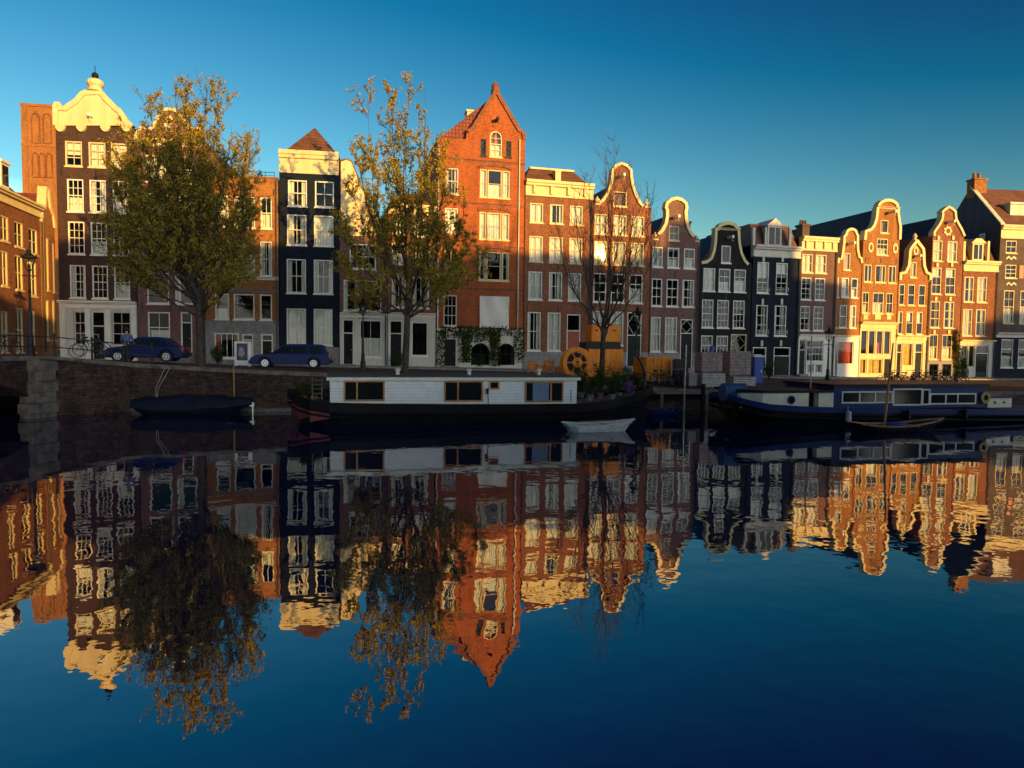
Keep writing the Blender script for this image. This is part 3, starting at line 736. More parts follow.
# --- 1 dark brown house with cream gable
H = town('canal_house', 'dark brown house with scrolled cream gable and white shopfront beside the left street', 60.5, 138, 361)
row(H, 141, 166, [(65,82),(88.5,105.5),(111,127)], 2, 3, ['blind','full','full'], fr='cream')
row(H, 179, 211.5, [(67,83.5),(89.5,106),(112.5,128.5)], 3, 4, ['half','sides','half'])
row(H, 221.5, 254, [(68,84.6),(90.6,107),(113,129)], 3, 4, ['none','half','none'])
row(H, 265, 298, [(69.8,85.7),(92,108),(114,130)], 3, 4, ['sides','none','half'])
gz = H.loc(98, 305)[1]
row(H, 311, 345, [(74,86),(112,131)], 2, 3, ['none','none'], fr='ivory')
door(H, 91, 311, 106, 359, 'd_green', 0.3, glazed=True)
e = H.loc(98, 126)[1]
close_house(H, e, None, 'b_darkbrown', gz, 'ivory')
cornice(H, 301, 308.5, 'white', 0.4)
for px in (63, 88.5, 108.5, 136):
    x, _ = H.loc(px, 330); x = min(max(x, 0.2), H.w-0.2); mb = MB(); mb.box(x-0.17, x+0.17, -0.12, -0.021, 0, gz-0.01); mb.build('pilaster', M['white'], H.root)
pts = outl(H, [(55.5,126),(54,113),(54.5,107),(57,103.5),(61,104),(63,108),(66,108),(69,105.5),(73,103),(77,100),(80,96.5),(82,94),(86,92),(90,91.5),(101,91.5),(105,94),(108,98),(113,103),(118,108),(122,111),(126,117),(129,122),(132,126)])
mb = MB(); mb.prism(list(reversed(pts + [])), -0.14, 0.42); mb.build('gable', M['cream'], H.root)
trim(H, pts, 0.28, -0.26, -0.141)
for px in (60, 82, 106, 127):
    x, z = H.loc(px, 128); x = min(max(x, 0.35), H.w-0.4); mb = MB(); mb.prism([(x+0.33*math.cos(a*math.pi/6), z+0.25-abs(0.55*math.sin(a*math.pi/6))) for a in range(0, 7)][::-1], -0.2, -0.01); mb.build('swag', M['cream'], H.root)
x, z = H.loc(94.5, 91.5)
mb = MB(); mb.lathe([(0.62, 0), (0.45, 0.1), (0.38, 0.3), (0.55, 0.5), (0.5, 0.75), (0.2, 0.9)], (x, 0.14, z), 12); mb.build('finial', M['cream'], H.root)
mb = MB(); mb.ball((x, 0.14, z+1.1), 0.22); mb.tube([(x, 0.14, z+1.3), (x, 0.14, z+1.75)], 0.025, 6); mb.build('finial_ball', M['p_navy'], H.root)
ornament(H, 93, 112, 0.5); beam(H, 93, 117, 0.6)
gable_roof(H, e, H.loc(94, 100)[1], 't_brown')

# --- 2 purple house behind the left tree
H = town('canal_house', 'purple brick house with big dark windows behind the dense tree trunk', 138.5, 205, 361)
row(H, 155, 182, [(146,166),(174,194)], 2, 2, ['full','half'])
row(H, 193, 223, [(146,168),(174,196)], 2, 2, ['none','sides'])
row(H, 231, 264, [(146,169),(174,197)], 2, 2, ['none','none'])
row(H, 272.7, 303.6, [(147,169),(175,197)], 1, 1, ['none','sides'])
row(H, 312, 343, [(148,170)], 2, 2, ['half'])
door(H, 180.5, 312, 192.5, 352, 'd_green', 0.25)
e = H.loc(171, 137)[1]
pts = outl(H, [(139,137),(139,129),(143,126),(149,129),(153,127),(156,120),(160,113),(166,109),(174,109),(180,113),(185,121),(188,127),(194,129),(199,127),(203,129),(203,137)])
close_house(H, e, pts, 'b_purple'); trim(H, pts, 0.16); gable_roof(H, e, H.loc(171, 116)[1], 't_brown'); ornament(H, 170, 121, 0.35); beam(H, 170, 129)
cornice(H, 140, 147, 'cream', 0.25)

# --- 3 red brick house with grey ground floor
H = town('canal_house', 'orange brick house with grey plastered ground floor behind the poster stand', 205.5, 279, 362)
row(H, 195.5, 227, [(215,228.5),(234,255),(260.5,272)], 2, 2, ['full','sides','half'])
row(H, 240, 275, [(215,228.5),(233.6,255),(260,272)], 2, 2, ['half','full','sides'])
row(H, 293.5, 319, [(215,229),(233.6,254.5),(260,272)], 1, 1, ['half','none','none'])
gz = H.loc(242, 321)[1]
row(H, 333, 358, [(214.5,239)], 4, 1, ['sides:redcurtain'], fr='white')
door(H, 242, 334, 253.5, 361, 'd_dark', 0.2); door(H, 261, 334, 273, 361, 'd_dark', 0.22)
e = H.loc(242, 177)[1]
close_house(H, e, None, 'b_orange', gz, 'greystone'); flat_roof(H, e)
cornice(H, 276.5, 279.5, 'white', 0.25, name='ledge'); cornice(H, 289, 292, 'greystone', 0.2, name='string_course'); cornice(H, 176, 181, 'b_orange', 0.15)
mb = MB()
for i in range(8): mb.tube([(0.3+i*(H.w-0.6)/7, 0.4, e), (0.3+i*(H.w-0.6)/7, 0.4, e+0.5)], 0.02, 5)
mb.tube([(0.3, 0.4, e+0.5), (H.w-0.3, 0.4, e+0.5)], 0.025, 5); mb.tube([(0.3, 0.4, e+0.27), (H.w-0.3, 0.4, e+0.27)], 0.015, 5); mb.build('roof_railing', M['iron'], H.root)

# --- 4 navy house with cream frieze and hipped roof
H = town('canal_house', 'narrow navy painted house with deep cream frieze and pointed brown roof', 280, 339, 364)
row(H, 180, 206, [(288,307),(315,334)], 2, 2, ['sides','none'])
row(H, 214.5, 245, [(287,306.5),(314,333.5)], 2, 2, ['sides','full'])
row(H, 259, 293, [(286.6,306),(313.8,333)], 2, 2, ['sides','sides'])
row(H, 308.5, 345, [(286.6,306),(313.6,332.5)], 2, 2, ['full','full'])
gz = H.loc(310, 347)[1]
e = H.loc(310, 174)[1]
close_house(H, e, None, 'p_navy', gz, 'greystone')
zb, za = cornice(H, 151.5, 174, 'cream', 0.3)
hip_roof(H, za+0.003, H.loc(315, 130)[1]+1.2, 't_brown', 9, 2.6, 0.9)

# --- 5 cream gabled house behind the middle tree
H = town('canal_house', 'brown house with plain pointed cream gable and ivory shopfront behind a lamp post', 339.5, 387, 365)
row(H, 244, 269, [(349.6,376)], 4, 2, ['none'])
row(H, 280, 310.5, [(343.6,359.4),(365.4,381.5)], 1, 2, ['sides','none'])
gz = H.loc(363, 316)[1]
row(H, 320, 357, [(359.7,381.5)], 2, 2, ['half'])
door(H, 342.5, 319, 354, 364, 'd_dark', 0.3, glazed=True)
e = H.loc(363, 236)[1]
pts = outl(H, [(340,236),(340,160),(346,158),(352,160),(362,186),(372,205),(382,222),(387,236)])
close_house(H, e, pts, 'b_purple', gz, 'ivory')
g = MB(); q = [(H.loc(*p)) for p in [(341,236),(341,162),(346,160),(351,162),(361,187),(371,206),(381,223),(386,236)]]; g.prism([(H.cx(a), b_) for a, b_ in q][::-1], -0.05, -0.002); g.build('gable_plaster', M['cream'], H.root)
gable_roof(H, e-0.3, H.loc(350, 168)[1], 't_red', xm=1.0)
cornice(H, 313, 317.5, 'white', 0.3)
# --- 6 house right of it
H = town('canal_house', 'brown house with low cream cornice and white ground floor behind the middle tree trunk', 387.5, 435.5, 366)
row(H, 218, 235, [(392,406),(413.5,429.5)], 2, 2, ['full','full'])
row(H, 243, 264, [(392,406),(413.5,430)], 2, 2, ['half','full'])
row(H, 276, 307.6, [(391.8,406),(413,429)], 2, 1, ['sides','sides'])
gz = H.loc(411, 315)[1]
row(H, 322, 356, [(411.5,428)], 1, 1, ['none'])
door(H, 389.5, 320, 402.5, 366, 'd_dark', 0.28)
e = H.loc(411, 215)[1]
close_house(H, e, None, 'b_brown', gz, 'ivory'); zb, za = cornice(H, 205, 215, 'cream', 0.3); hip_roof(H, za+0.003, za+1.3, 't_orange', 1.2, 2, 0.4)
cornice(H, 313, 317, 'white', 0.3)

# --- 7 tall red brick house with pointed gable
H = town('canal_house', 'tall red brick house with pointed gable, white hung canvas and ivy clad ground floor', 436, 522.5, 367, depth=11)
row(H, 168, 194, [(445.5,458.5)], 2, 2, ['sides'], fr='ivory'); row(H, 208, 233, [(445,458)], 2, 2, ['full'], fr='ivory')
row(H, 250, 280, [(444.5,457.5)], 2, 2, ['half'], fr='ivory'); row(H, 295, 326, [(443.5,457)], 3, 3, ['none'], fr='ivory')
row(H, 131, 157, [(489.8,502.2)], 2, 4, ['half'], arch=1.0, fr='cream')
row(H, 139, 156, [(480.6,486.2)], 1, 2, ['none'], fr='d_green'); row(H, 141, 157, [(506,511.3)], 1, 2, ['none'], fr='d_green')
for (a, b_, cur) in ((169, 197, ['full','half','full']), (212, 239, ['full','full','full']), (251.5, 280, ['sides','none','sides'])):
    dx = (a-169)*-0.012
    row(H, a, b_, [(480+dx,487+dx),(487.6+dx,502+dx),(502.6+dx,510+dx)], 1, 2, cur, fr='cream', rail=False)
    x0, z1 = H.loc(479+dx, a-1); x1, _ = H.loc(511+dx, a-1); n = 10       # brick relieving arch
    mb = MB(); r = (x1-x0)/2
    o_ = [((x0+x1)/2 + (r+0.1)*math.cos(math.pi*k/n), z1 + 0.05 + 0.42*math.sin(math.pi*k/n)) for k in range(n+1)]
    i_ = [((x0+x1)/2 + (r-0.05)*math.cos(math.pi*k/n), z1 - 0.02 + 0.22*math.sin(math.pi*k/n)) for k in range(n+1)]
    mb.prism(o_ + i_[::-1], -0.09, -0.003); mb.build('arch_band', M['b_brown'], H.root)
gz = H.loc(480, 329)[1]
row(H, 343, 365, [(471,489.6),(497.5,514.5)], 2, 2, ['none','none'], arch=1.0, fr='d_green', sill=False)
door(H, 443.5, 338, 457, 366, 'd_dark', 0.0)
e = H.loc(452, 139)[1]
zsh = H.loc(496, 131)[1]
pts = outl(H, [(437,139),(466,139),(467,131),(471.5,128),(494,92),(494,88),(498,88),(498,92),(520,130),(524,132),(524.5,139)])
close_house(H, e, pts, 'b_red', gz, 'ivory')
trim(H, pts[2:], 0.22, -0.12, mat='b_brown')
mb = MB(); x, z = H.loc(496, 88); mb.lathe([(0.34, -0.5), (0.34, -0.1), (0.26, 0), (0.30, 0.2), (0.16, 0.45), (0.06, 0.5)], (x, 0.2, z), 10); mb.build('finial', M['b_brown'], H.root)
mb = MB(); xr, zr = H.loc(478, 104); rx = H.loc(496, 100)[0]       # steep red roof falling to the left bay
D = H.depth
mb.add([(0, 0.42, e), (H.w, 0.42, e), (H.w-0.4, D, e), (0, D, e), (rx, 0.42, zr+0.9), (rx, D, zr+0.9), (xr-0.6, 2.2, zr), (0.02, 0.3, e+0.01)], [(0,4,5,3),(1,2,5,4),(0,1,4),(2,3,5),(0,3,2,1)])
mb.build('roof', M['t_red'], H.root)
mb = MB(); x, z = H.loc(478, 110); mb.box(x-0.5, x+0.6, 1.6, 2.4, z-1.5, z+0.35); mb.box(x-0.57, x+0.67, 1.53, 2.47, z+0.352, z+0.5); mb.build('chimney', M['cream'], H.root)
x0, z1 = H.loc(479.5, 296); x1, z0 = H.loc(508.5, 328.5)
n = 12; mb = MB()
for i in range(n):
    for k in range(8):
        f = lambda i, k: (x0+(x1-x0)*i/n, -0.10 - 0.05*math.sin(i*0.8+k*0.5) - 0.04*math.sin(k*0.9), z0+(z1-z0)*k/8 + (0.05*math.sin(i*0.9) if k == 0 else 0))
        mb.quad(f(i,k), f(i+1,k), f(i+1,k+1), f(i,k+1))
mb.build('hung_canvas', M['banner'], H.root, smooth=True)
row_arch = [(479, 294), (508, 294)]
pipe(H, 519.5, 140, 362, 'ivory'); pipe(H, 438.5, 145, 362, 'steel')
for yy in (160, 203, 245, 288):
    cornice(H, yy, yy+2.2, 'b_brown', 0.10, name='string_course')
beam(H, 496, 121, 0.7, False); H7 = H

# --- 8 brown brick house with tiled roof
H = town('canal_house', 'brown brick house with rust red front door and red tiled roof above cream cornice', 523, 590, 368)
row(H, 203, 222.5, [(530,543.4),(550,563.5),(570,583)], 2, 1, ['full','sides','full'], fr='cream')
row(H, 236, 261.5, [(529.3,543),(549.3,563),(569.3,582.5)], 2, 2, ['full','full','full'], fr='cream')
row(H, 271.5, 299.5, [(528.4,542.3),(549,562.3),(568.3,581.3)], 2, 2, ['full','sides','full'])
row(H, 312, 350.5, [(527.5,540.7),(547.5,560.7)], 2, 2, ['sides','full'])
door(H, 567, 314, 580, 363, 'd_red', 0.33)
gz = H.loc(556, 352)[1]
e = H.loc(556, 197)[1]; close_house(H, e, None, 'b_brown', gz, 'greystone')
zb, za = cornice(H, 182, 197.5, 'cream', 0.4, brackets=4)
hip_roof(H, za+0.003, H.loc(556, 166)[1]+0.2, 't_brown', 0.9, 1.6, 0.5)
mb = MB(); x, z = H.loc(561, 182); mb.box(x-0.22, x+0.22, 0.7, 1.3, z-0.2, z+0.95); mb.box(x-0.27, x+0.27, 0.65, 1.35, z+0.952, z+1.05); mb.build('chimney', M['cream'], H.root)
mb = MB(); mb.box(0.9, H.w-0.9, 1.9, 2.5, H.loc(556, 166)[1]+0.15, H.loc(556, 166)[1]+0.30); mb.build('ridge_cap', M['cream'], H.root)

# --- 9 bell gable house with sun glint
H = town('canal_house', 'brown bell gable house with cream urns, standing behind the bare tree', 590.5, 648, 369)
row(H, 191.5, 206.5, [(613.5,627)], 1, 1, ['none:wood'], fr='cream')
# the pane that throws the sun back at the photographer
x, z = H.loc(600, 253); Pw = H.P0 + H.d*x + Vector((0, 0, z)); hv = ((CAM-Pw).normalized() + SUN).normalized()
hl = Vector((hv.dot(H.d), hv.dot(H.n), hv.z)); glint = (-hl.x/hl.y, -hl.z/hl.y)
row(H, 241, 264, [(593.6,607.3)], 2, 2, ['full'], fr='cream', tilt=glint)
row(H, 214, 234, [(594.5,607.8),(613.3,626.8),(631.6,644.7)], 2, 2, ['full','full','full'], fr='cream')
row(H, 241.8, 264.8, [(612.5,626.2),(631,644)], 2, 2, ['full','full'], fr='cream')
row(H, 273, 302, [(592.5,606.5),(611,624.7),(629.3,642.8)], 2, 3, ['none','none','half'])
row(H, 311, 345, [(591.8,605.5),(610,623.5)], 2, 3, ['full','full'])
door(H, 627.5, 312, 641, 366, 'd_green', 0.42, grid=2)
gz = H.loc(619, 352)[1]
e = H.loc(620, 208)[1]
pts = outl(H, [(592,208),(592,203),(598.5,203),(603,199),(607,193),(610,185),(611.5,175),(612,170),(615,165.5),(621,163),(627,165.5),(631,170),(631.5,177),(633,186),(636,195),(639.5,202),(643,206),(648,206),(648,208)])
close_house(H, e, pts, 'b_brown', gz, 'greystone'); trim(H, pts[2:-2], 0.16, -0.14)
urn(H, 0.35, H.loc(596, 205)[1], 0.26); urn(H, H.w-0.35, H.loc(645, 208)[1], 0.26)
gable_roof(H, e, H.loc(621, 178)[1], 't_brown'); beam(H, 620, 177, 0.9)

# --- 10 clock gable house
H = town('canal_house', 'brown house with round topped cream edged gable and lozenge fanlight over its black door', 648.5, 697, 370)
row(H, 226, 240.5, [(669,679.3)], 2, 2, ['none'], fr='cream')
row(H, 246.8, 267, [(651,663),(667.7,679.5),(684,695)], 2, 2, ['full','half','half'])
row(H, 278.5, 306, [(650.2,662.3),(666.6,678.5),(682.4,694.3)], 2, 3, ['none','none','sides'])
row(H, 317, 351.5, [(649.5,660.7),(665,677)], 3, 4, ['full','full'])
door(H, 680.8, 319, 692.3, 368, 'd_dark', 0.28, grid=2)
gz = H.loc(672, 353)[1]; e = H.loc(673, 243)[1]
pts = outl(H, [(650,243),(650,234),(657.5,234),(661,230),(664.5,224),(666,217),(666,210),(664.8,208),(666,202.5),(670.5,199),(676,197.6),(681.5,199),(686,203),(687,208),(686,212),(686.5,219),(688,226),(691,233),(694,236),(698,236.5),(698,243)])
close_house(H, e, pts, 'b_purple', gz, 'greystone'); trim(H, pts[2:-2], 0.20, -0.14)
urn(H, 0.35, H.loc(653, 240)[1], 0.24); urn(H, H.w-0.3, H.loc(695, 242)[1], 0.22)
gable_roof(H, e, H.loc(676, 212)[1], 't_slate', chim=[(H.w-0.6, 1.5, -0.6)]); beam(H, 674, 218, 0.9)

# --- 11 black neck gable house
H = town('canal_house', 'black painted house with pale trimmed neck gable and small round pediment', 697.5, 749, 372)
row(H, 245.6, 263, [(721.5,731)], 1, 1, ['none'])
row(H, 268, 291, [(703.3,715.3),(718.8,730.5),(734.2,746)], 2, 3, ['full','half','half'])
row(H, 299.5, 327.5, [(702,713.5),(717.2,729),(733,744.8)], 3, 4, ['none','none','none'])
row(H, 335.4, 364, [(701,712.8),(716.2,728)], 3, 3, ['none','none'])
door(H, 731, 334, 746, 372, 'cream', 0.45, fr='cream', grid=2)
e = H.loc(723, 265)[1]
neck = [(712.5,262),(714,252),(715,240),(715,230),(715,228.5)] + arcpts(718, 736.5, 228, 222.3) + [(738.5,228.5),(738.8,234),(739.5,245),(741.5,255),(744,263)]
pts = outl(H, [(701,265),(701,262)] + neck + [(751,263),(751,265)])
close_house(H, e, pts, 'p_black')
trim(H, [H.loc(*p) for p in [(701,262),(706,261.5),(710.5,258),(713,251),(714.5,242),(715,230)]], 0.17, -0.13)
trim(H, [H.loc(*p) for p in [(714,229)] + arcpts(717.5, 736.8, 228, 222.3) + [(739.5,229)]], 0.22, -0.16)
trim(H, [H.loc(*p) for p in [(738.6,230),(739.4,243),(741.3,253),(744.5,260),(748,264)]], 0.17, -0.13)
cornice(H, 228.3, 230, 'cream', 0.25, x0=H.loc(714, 230)[0], x1=H.loc(739.5, 230)[0], name='pediment_base')
gable_roof(H, e, H.loc(726, 234)[1]+0.2, 't_slate'); beam(H, 728, 238, 0.8)

# --- 12 navy house with tall french windows
H = town('canal_house', 'dark navy house with tall balconied windows, wide cream cornice and pedimented dormer', 749.5, 796.5, 374)
row(H, 262, 293, [(757.3,769),(776,787.8)], 2, 3, ['blind','blind'])
row(H, 305, 335.5, [(756,767.8),(774.5,786.5)], 2, 3, ['sides','sides'])
door(H, 753, 347, 766, 375, 'd_dark', 0.3); door(H, 774, 347, 790, 375, 'd_dark', 0.3)
e = H.loc(773, 258)[1]; close_house(H, e, None, 'p_navy'); zb, za = cornice(H, 246, 257.5, 'ivory', 0.45)
for a, b_, y in ((757, 769, 291), (776, 788, 291), (755.8, 768, 333.5), (774.3, 786.7, 333.5)):
    x0, z = H.loc(a, y); x1, _ = H.loc(b_, y); mb = MB()
    for k in (0.0, 0.14, 0.28): mb.tube([(x0, -0.08, z+k), (x1, -0.08, z+k)], 0.018, 5)
    for k in range(5): mb.tube([(x0+(x1-x0)*k/4, -0.08, z), (x0+(x1-x0)*k/4, -0.08, z+0.28)], 0.015, 5)
    mb.build('balcony_rail', M['white'], H.root)
for px in (763, 782):
    for y in (258.5, 301.5, 343):
        x, z = H.loc(px - (y-258)*0.02, y); mb = MB(); mb.box(x-0.10, x+0.10, -0.12, -0.002, z-0.28, z+0.22); mb.build('keystone', M['ivory'], H.root)
mr = hip_roof(H, za+0.003, H.loc(773, 226)[1]+0.3, 't_brown', 0.35, 0.8, 0.3)
for px in (752.5, 767.5, 781.5, 791.5):
    x, z1 = H.loc(px, 227); x = min(max(x, 0.12), H.w-0.15); mb = MB(); mb.box(x-0.12, x+0.12, 0.12, 0.32, za, z1); mb.build('roof_post', M['ivory'], H.root)
mb = MB(); x0, _ = H.loc(769.5, 240); x1, _ = H.loc(780, 240); z1 = H.loc(775, 226)[1]
mb.box(x0-0.15, x1+0.15, 0.04, 2.4, za+0.005, z1); zz = H.loc(775, 220)[1]
mb.prism([(x0-0.35, z1+0.003), (x1+0.35, z1+0.003), ((x0+x1)/2, zz+0.15)], -0.05, 2.4); dm = mb.build('dormer', M['ivory'], H.root)
mb = MB(); mb.box(x0, x1, 0.0, 0.035, za+0.15, z1-0.12); mb.build('pane', M['carglass'], dm)
mb = MB(); mb.box((x0+x1)/2-0.03, (x0+x1)/2+0.03, -0.03, -0.003, za+0.15, z1-0.12); mb.build('sash_bar', M['white'], dm)

# --- 13 pinkish house with cream frieze
H = town('canal_house', 'purple brick house with cream parapet and many paned white shopfront', 797, 832.5, 376)
row(H, 254, 272.5, [(802,813),(815.7,826.8)], 2, 2, ['full','full'], fr='cream')
row(H, 277.5, 299.7, [(801,811.5),(815,825.3)], 2, 4, ['none','none'])
row(H, 306, 330.3, [(799.6,810),(813.4,823.7)], 2, 4, ['none','none'])
gz = H.loc(815, 337)[1]
row(H, 340, 361.5, [(806.3,823)], 5, 3, ['none']); door(H, 797.5, 339, 805.3, 374, 'd_green', 0.3)
row(H, 364, 373, [(807,813.5),(815,821.8)], 1, 1, ['full','full'], sill=False)
e = H.loc(815, 250)[1]; close_house(H, e, None, 'b_purple', gz, 'white'); cornice(H, 334.5, 339, 'white', 0.3)
zb, za = cornice(H, 237, 251, 'cream', 0.35, brackets=4); flat_roof(H, za)
mb = MB(); mb.box(H.w-0.9, H.w-0.15, 3.5, 4.4, za-0.3, za+1.6); mb.box(H.w-1.0, H.w-0.05, 3.4, 4.5, za+1.602, za+1.78)
for k in range(3): mb.lathe([(0.12, za+1.785), (0.09, za+2.2)], (H.w-0.8+k*0.26, 3.95, 0), 8)
mb.build('chimney', M['p_cocoa'], H.root)

# --- 14 narrow neck gable house
H = town('canal_house', 'narrow orange brick house with small cream neck gable and red curtained shop window', 833, 857.5, 377)
row(H, 253, 270, [(843.8,850.8)], 2, 1, ['full'], fr='cream')
row(H, 277.3, 297, [(832.5,839),(841.7,849.2),(851.3,858)], 1, 2, ['full','full','half'])
row(H, 304.8, 327.5, [(832,837.5),(839.7,847),(849.8,856.3)], 1, 2, ['full','none','full'])
gz = H.loc(845, 338)[1]
row(H, 341, 364.5, [(837.5,853.5)], 1, 1, ['full:redcurtain']); door(H, 833.6, 341, 836.8, 376, 'd_green', 0.2)
e = H.loc(845, 263)[1]
neck = [(840.5,259),(842,250),(843,242),(843.2,236),(844.2,235.5)] + arcpts(845.3, 856.5, 234, 228.6) + [(857.6,235.5),(857.4,241),(857.6,250),(859,257)]
pts = outl(H, [(834,263),(834,258)] + neck + [(861,258),(861,263)])
close_house(H, e, pts, 'b_orange', gz, 'white'); trim(H, pts, 0.17, -0.13); cornice(H, 335.5, 339.5, 'white', 0.3); beam(H, 848.5, 244, 0.8)
gable_roof(H, e, H.loc(850, 238)[1]+0.3, 't_slate')

# --- 15 tall neck gable house, fully sunlit
H = town('canal_house', 'tall orange brick neck gable house with two oval windows above a big white shopfront', 858, 894, 379, depth=14)
row(H, 220, 233, [(880.6,888.7)], 1, 1, ['none:wood'], fr='cream')
row(H, 238.5, 255, [(876.8,888.2)], 3, 3, ['half'], fr='cream')
row(H, 264.5, 282, [(864.3,872),(875.3,886),(888.6,896.3)], 2, 1, ['sides','sides','sides'], fr='cream')
row(H, 292, 313, [(862.3,869.3),(872.8,884),(886.2,893.3)], 2, 2, ['half','half','none'], fr='cream')
gz = H.loc(876, 326)[1]
row(H, 330, 354.5, [(860.3,867.5),(868.4,875.3),(876.2,883),(883.9,890.6)], 1, 1, ['none','none','half:redcurtain','none'], fr='cream', sill=False)
row(H, 358.5, 374, [(859.8,866.5),(868,882.3)], 2, 1, ['full:goldcurtain','full:goldcurtain'], fr='cream', sill=False)
door(H, 884, 358, 890.6, 379, 'd_dark', 0.0, fr='cream')
e = H.loc(878, 240)[1]
neck = [(867,230),(870,229),(873,225),(875,219),(876,211),(876.2,208)] + arcpts(877, 897.5, 207.5, 199.6) + [(898.3,208),(898,213),(899,221),(900.5,227),(902.5,233)]
pts = outl(H, [(864,240),(864.5,231)] + neck + [(904,234),(904,240)])
close_house(H, e, pts, 'b_orange', gz, 'cream'); trim(H, pts, 0.2, -0.15); cornice(H, 322, 328.5, 'cream', 0.35)
cornice(H, 207.2, 209, 'cream', 0.3, x0=H.loc(876, 208)[0], x1=H.loc(898.5, 208)[0], name='pediment_base', xc=887)
ornament(H, 870.5, 247.5, 0.45); ornament(H, 895, 248.5, 0.45); beam(H, 888.5, 213, 0.9)
for px, pw in ((865.5, 2.6), (877.5, 3.4), (888.7, 2.6)):
    x, z = H.loc(px, 317); mb = MB(); mb.box(x-pw*0.09, x+pw*0.09, -0.05, -0.002, z-0.22, z+0.22); mb.build('stone_panel', M['cream'], H.root)
gable_roof(H, e, H.loc(887, 207)[1]-0.1, 't_slate')

# --- 16 small ornate gable house
H = town('canal_house', 'slim orange brick house with ornate crowned cream gable and ochre curtained shop window', 894.5, 926, 379)
row(H, 262, 277.5, [(910.6,917)], 2, 1, ['full'], fr='cream')
row(H, 284, 305, [(898.2,905),(908,915.2),(918.6,925.7)], 1, 2, ['none','none','none'], fr='cream')
row(H, 311.3, 334, [(897,903),(906.2,913.3),(916.5,923)], 1, 2, ['blind','blind','blind'], fr='cream')
gz = H.loc(909, 337)[1]
row(H, 343, 366, [(902.3,912.8)], 1, 1, ['full:goldcurtain'], fr='cream'); door(H, 896, 343, 901, 379, 'd_dark', 0.25, fr='cream'); door(H, 915.3, 343, 921.5, 379, 'd_green', 0.25, fr='cream')
e = H.loc(912, 280)[1]
neck = [(904,272),(907,266),(908,258),(908.3,252),(909,249),(911,246),(913.5,243),(915,240.5),(917,240.5),(918.5,243),(921,246),(923,249),(923.4,253),(923.5,259),(924,266),(926,272)]
pts = outl(H, [(899,280),(899,273)] + neck + [(930,274),(930,280)])
close_house(H, e, pts, 'b_orange', gz, 'cream'); trim(H, pts, 0.22, -0.16); cornice(H, 335.3, 339.5, 'cream', 0.35)
ornament(H, 915.5, 251, 0.42); beam(H, 915, 256.5, 0.7)
x, z = H.loc(916, 240); mb = MB(); mb.lathe([(0.25, 0), (0.12, 0.15), (0.22, 0.35), (0.05, 0.62)], (x, 0.15, z), 8); mb.build('finial', M['cream'], H.root)
gable_roof(H, e, H.loc(915, 250)[1], 't_slate')

# --- 17 bell gable house with star ornament
H = town('canal_house', 'red brown brick house with curved bell gable and round star ornament', 926.5, 957.5, 379)
row(H, 240.3, 261, [(933.2,942.8),(947.6,957.5)], 2, 2, ['full','full'], fr='cream')
row(H, 267.5, 294, [(931.4,941.6),(945.6,955.6)], 2, 3, ['blind','blind'], fr='cream')
row(H, 301.3, 327.6, [(929.8,940),(944,954.2)], 2, 3, ['sides:goldcurtain','sides'], fr='cream')
row(H, 334.3, 359.3, [(928.2,938),(942,952.2)], 2, 2, ['half','half'], fr='cream')
gz = H.loc(942, 361)[1]
row(H, 364, 376, [(929,938),(942,951)], 2, 1, ['none','none'], fr='d_green', sill=False)
e = H.loc(946, 236)[1]
neck = [(932,232),(935,229),(938.5,224),(941,219),(941.6,214),(941,212),(944,209),(948,206.6),(951.5,208.5),(955,212),(955,215),(955.5,219),(958,224),(961,229)]
pts = outl(H, [(932,236)] + neck + [(963,236)])
close_house(H, e, pts, 'b_brown', gz, 'greystone'); trim(H, pts, 0.16, -0.15)
ornament(H, 947.5, 231, 0.5, kind='star'); beam(H, 947.5, 222.5, 0.8); gable_roof(H, e, H.loc(948, 215)[1], 't_slate')
for yy in (238, 265, 299, 332):
    for px in (938, 952.5):
        x, z = H.loc(px - (yy-238)*0.045, yy); mb = MB(); mb.box(x-0.12, x+0.12, -0.10, -0.002, z-0.18, z+0.18); mb.build('keystone', M['cream'], H.root)

# --- 18 low house with dormer
H = town('canal_house', 'low red brick house with cream cornice and white framed dormer under a navy side wall', 958, 993, 378)
row(H, 276.7, 302, [(964.2,974),(977.3,987.2)], 2, 2, ['sides','full'], fr='cream')
row(H, 309, 335.7, [(962.8,972.3),(975.8,985.7)], 2, 2, ['full','sides'], fr='cream')
gz = H.loc(975, 341)[1]
row(H, 345, 367, [(961,967.5),(968.5,974.5)], 1, 1, ['none','none'], fr='cream', sill=False); door(H, 976, 345, 987.5, 377, 'd_green', 0.25, glazed=True)
e = H.loc(977, 271)[1]; close_house(H, e, None, 'b_brown', gz, 'ivory'); zb, za = cornice(H, 261, 271.5, 'cream', 0.4); cornice(H, 340, 344, 'cream', 0.3)
hip_roof(H, za+0.003, H.loc(977, 240)[1]+0.2, 't_brown', 0.3, 0.8, 0.3)
x0, _ = H.loc(973, 250); x1, _ = H.loc(984, 250); z1 = H.loc(978, 243)[1]
mb = MB(); mb.box(x0, x1, 0.05, 2.2, za+0.005, z1); mb.prism([(x0-0.2, z1+0.003), (x1+0.2, z1+0.003), ((x0+x1)/2+0.3, z1+0.42), ((x0+x1)/2-0.3, z1+0.42)], -0.04, 2.2); dm = mb.build('dormer', M['cream'], H.root)
mb = MB(); mb.box(x0+0.18, x1-0.18, 0.01, 0.045, za+0.2, z1-0.15); mb.build('pane', M['carglass'], dm)
mb = MB(); mb.box((x0+x1)/2-0.035, (x0+x1)/2+0.035, -0.02, 0.008, za+0.2, z1-0.15); mb.build('sash_bar', M['white'], dm)
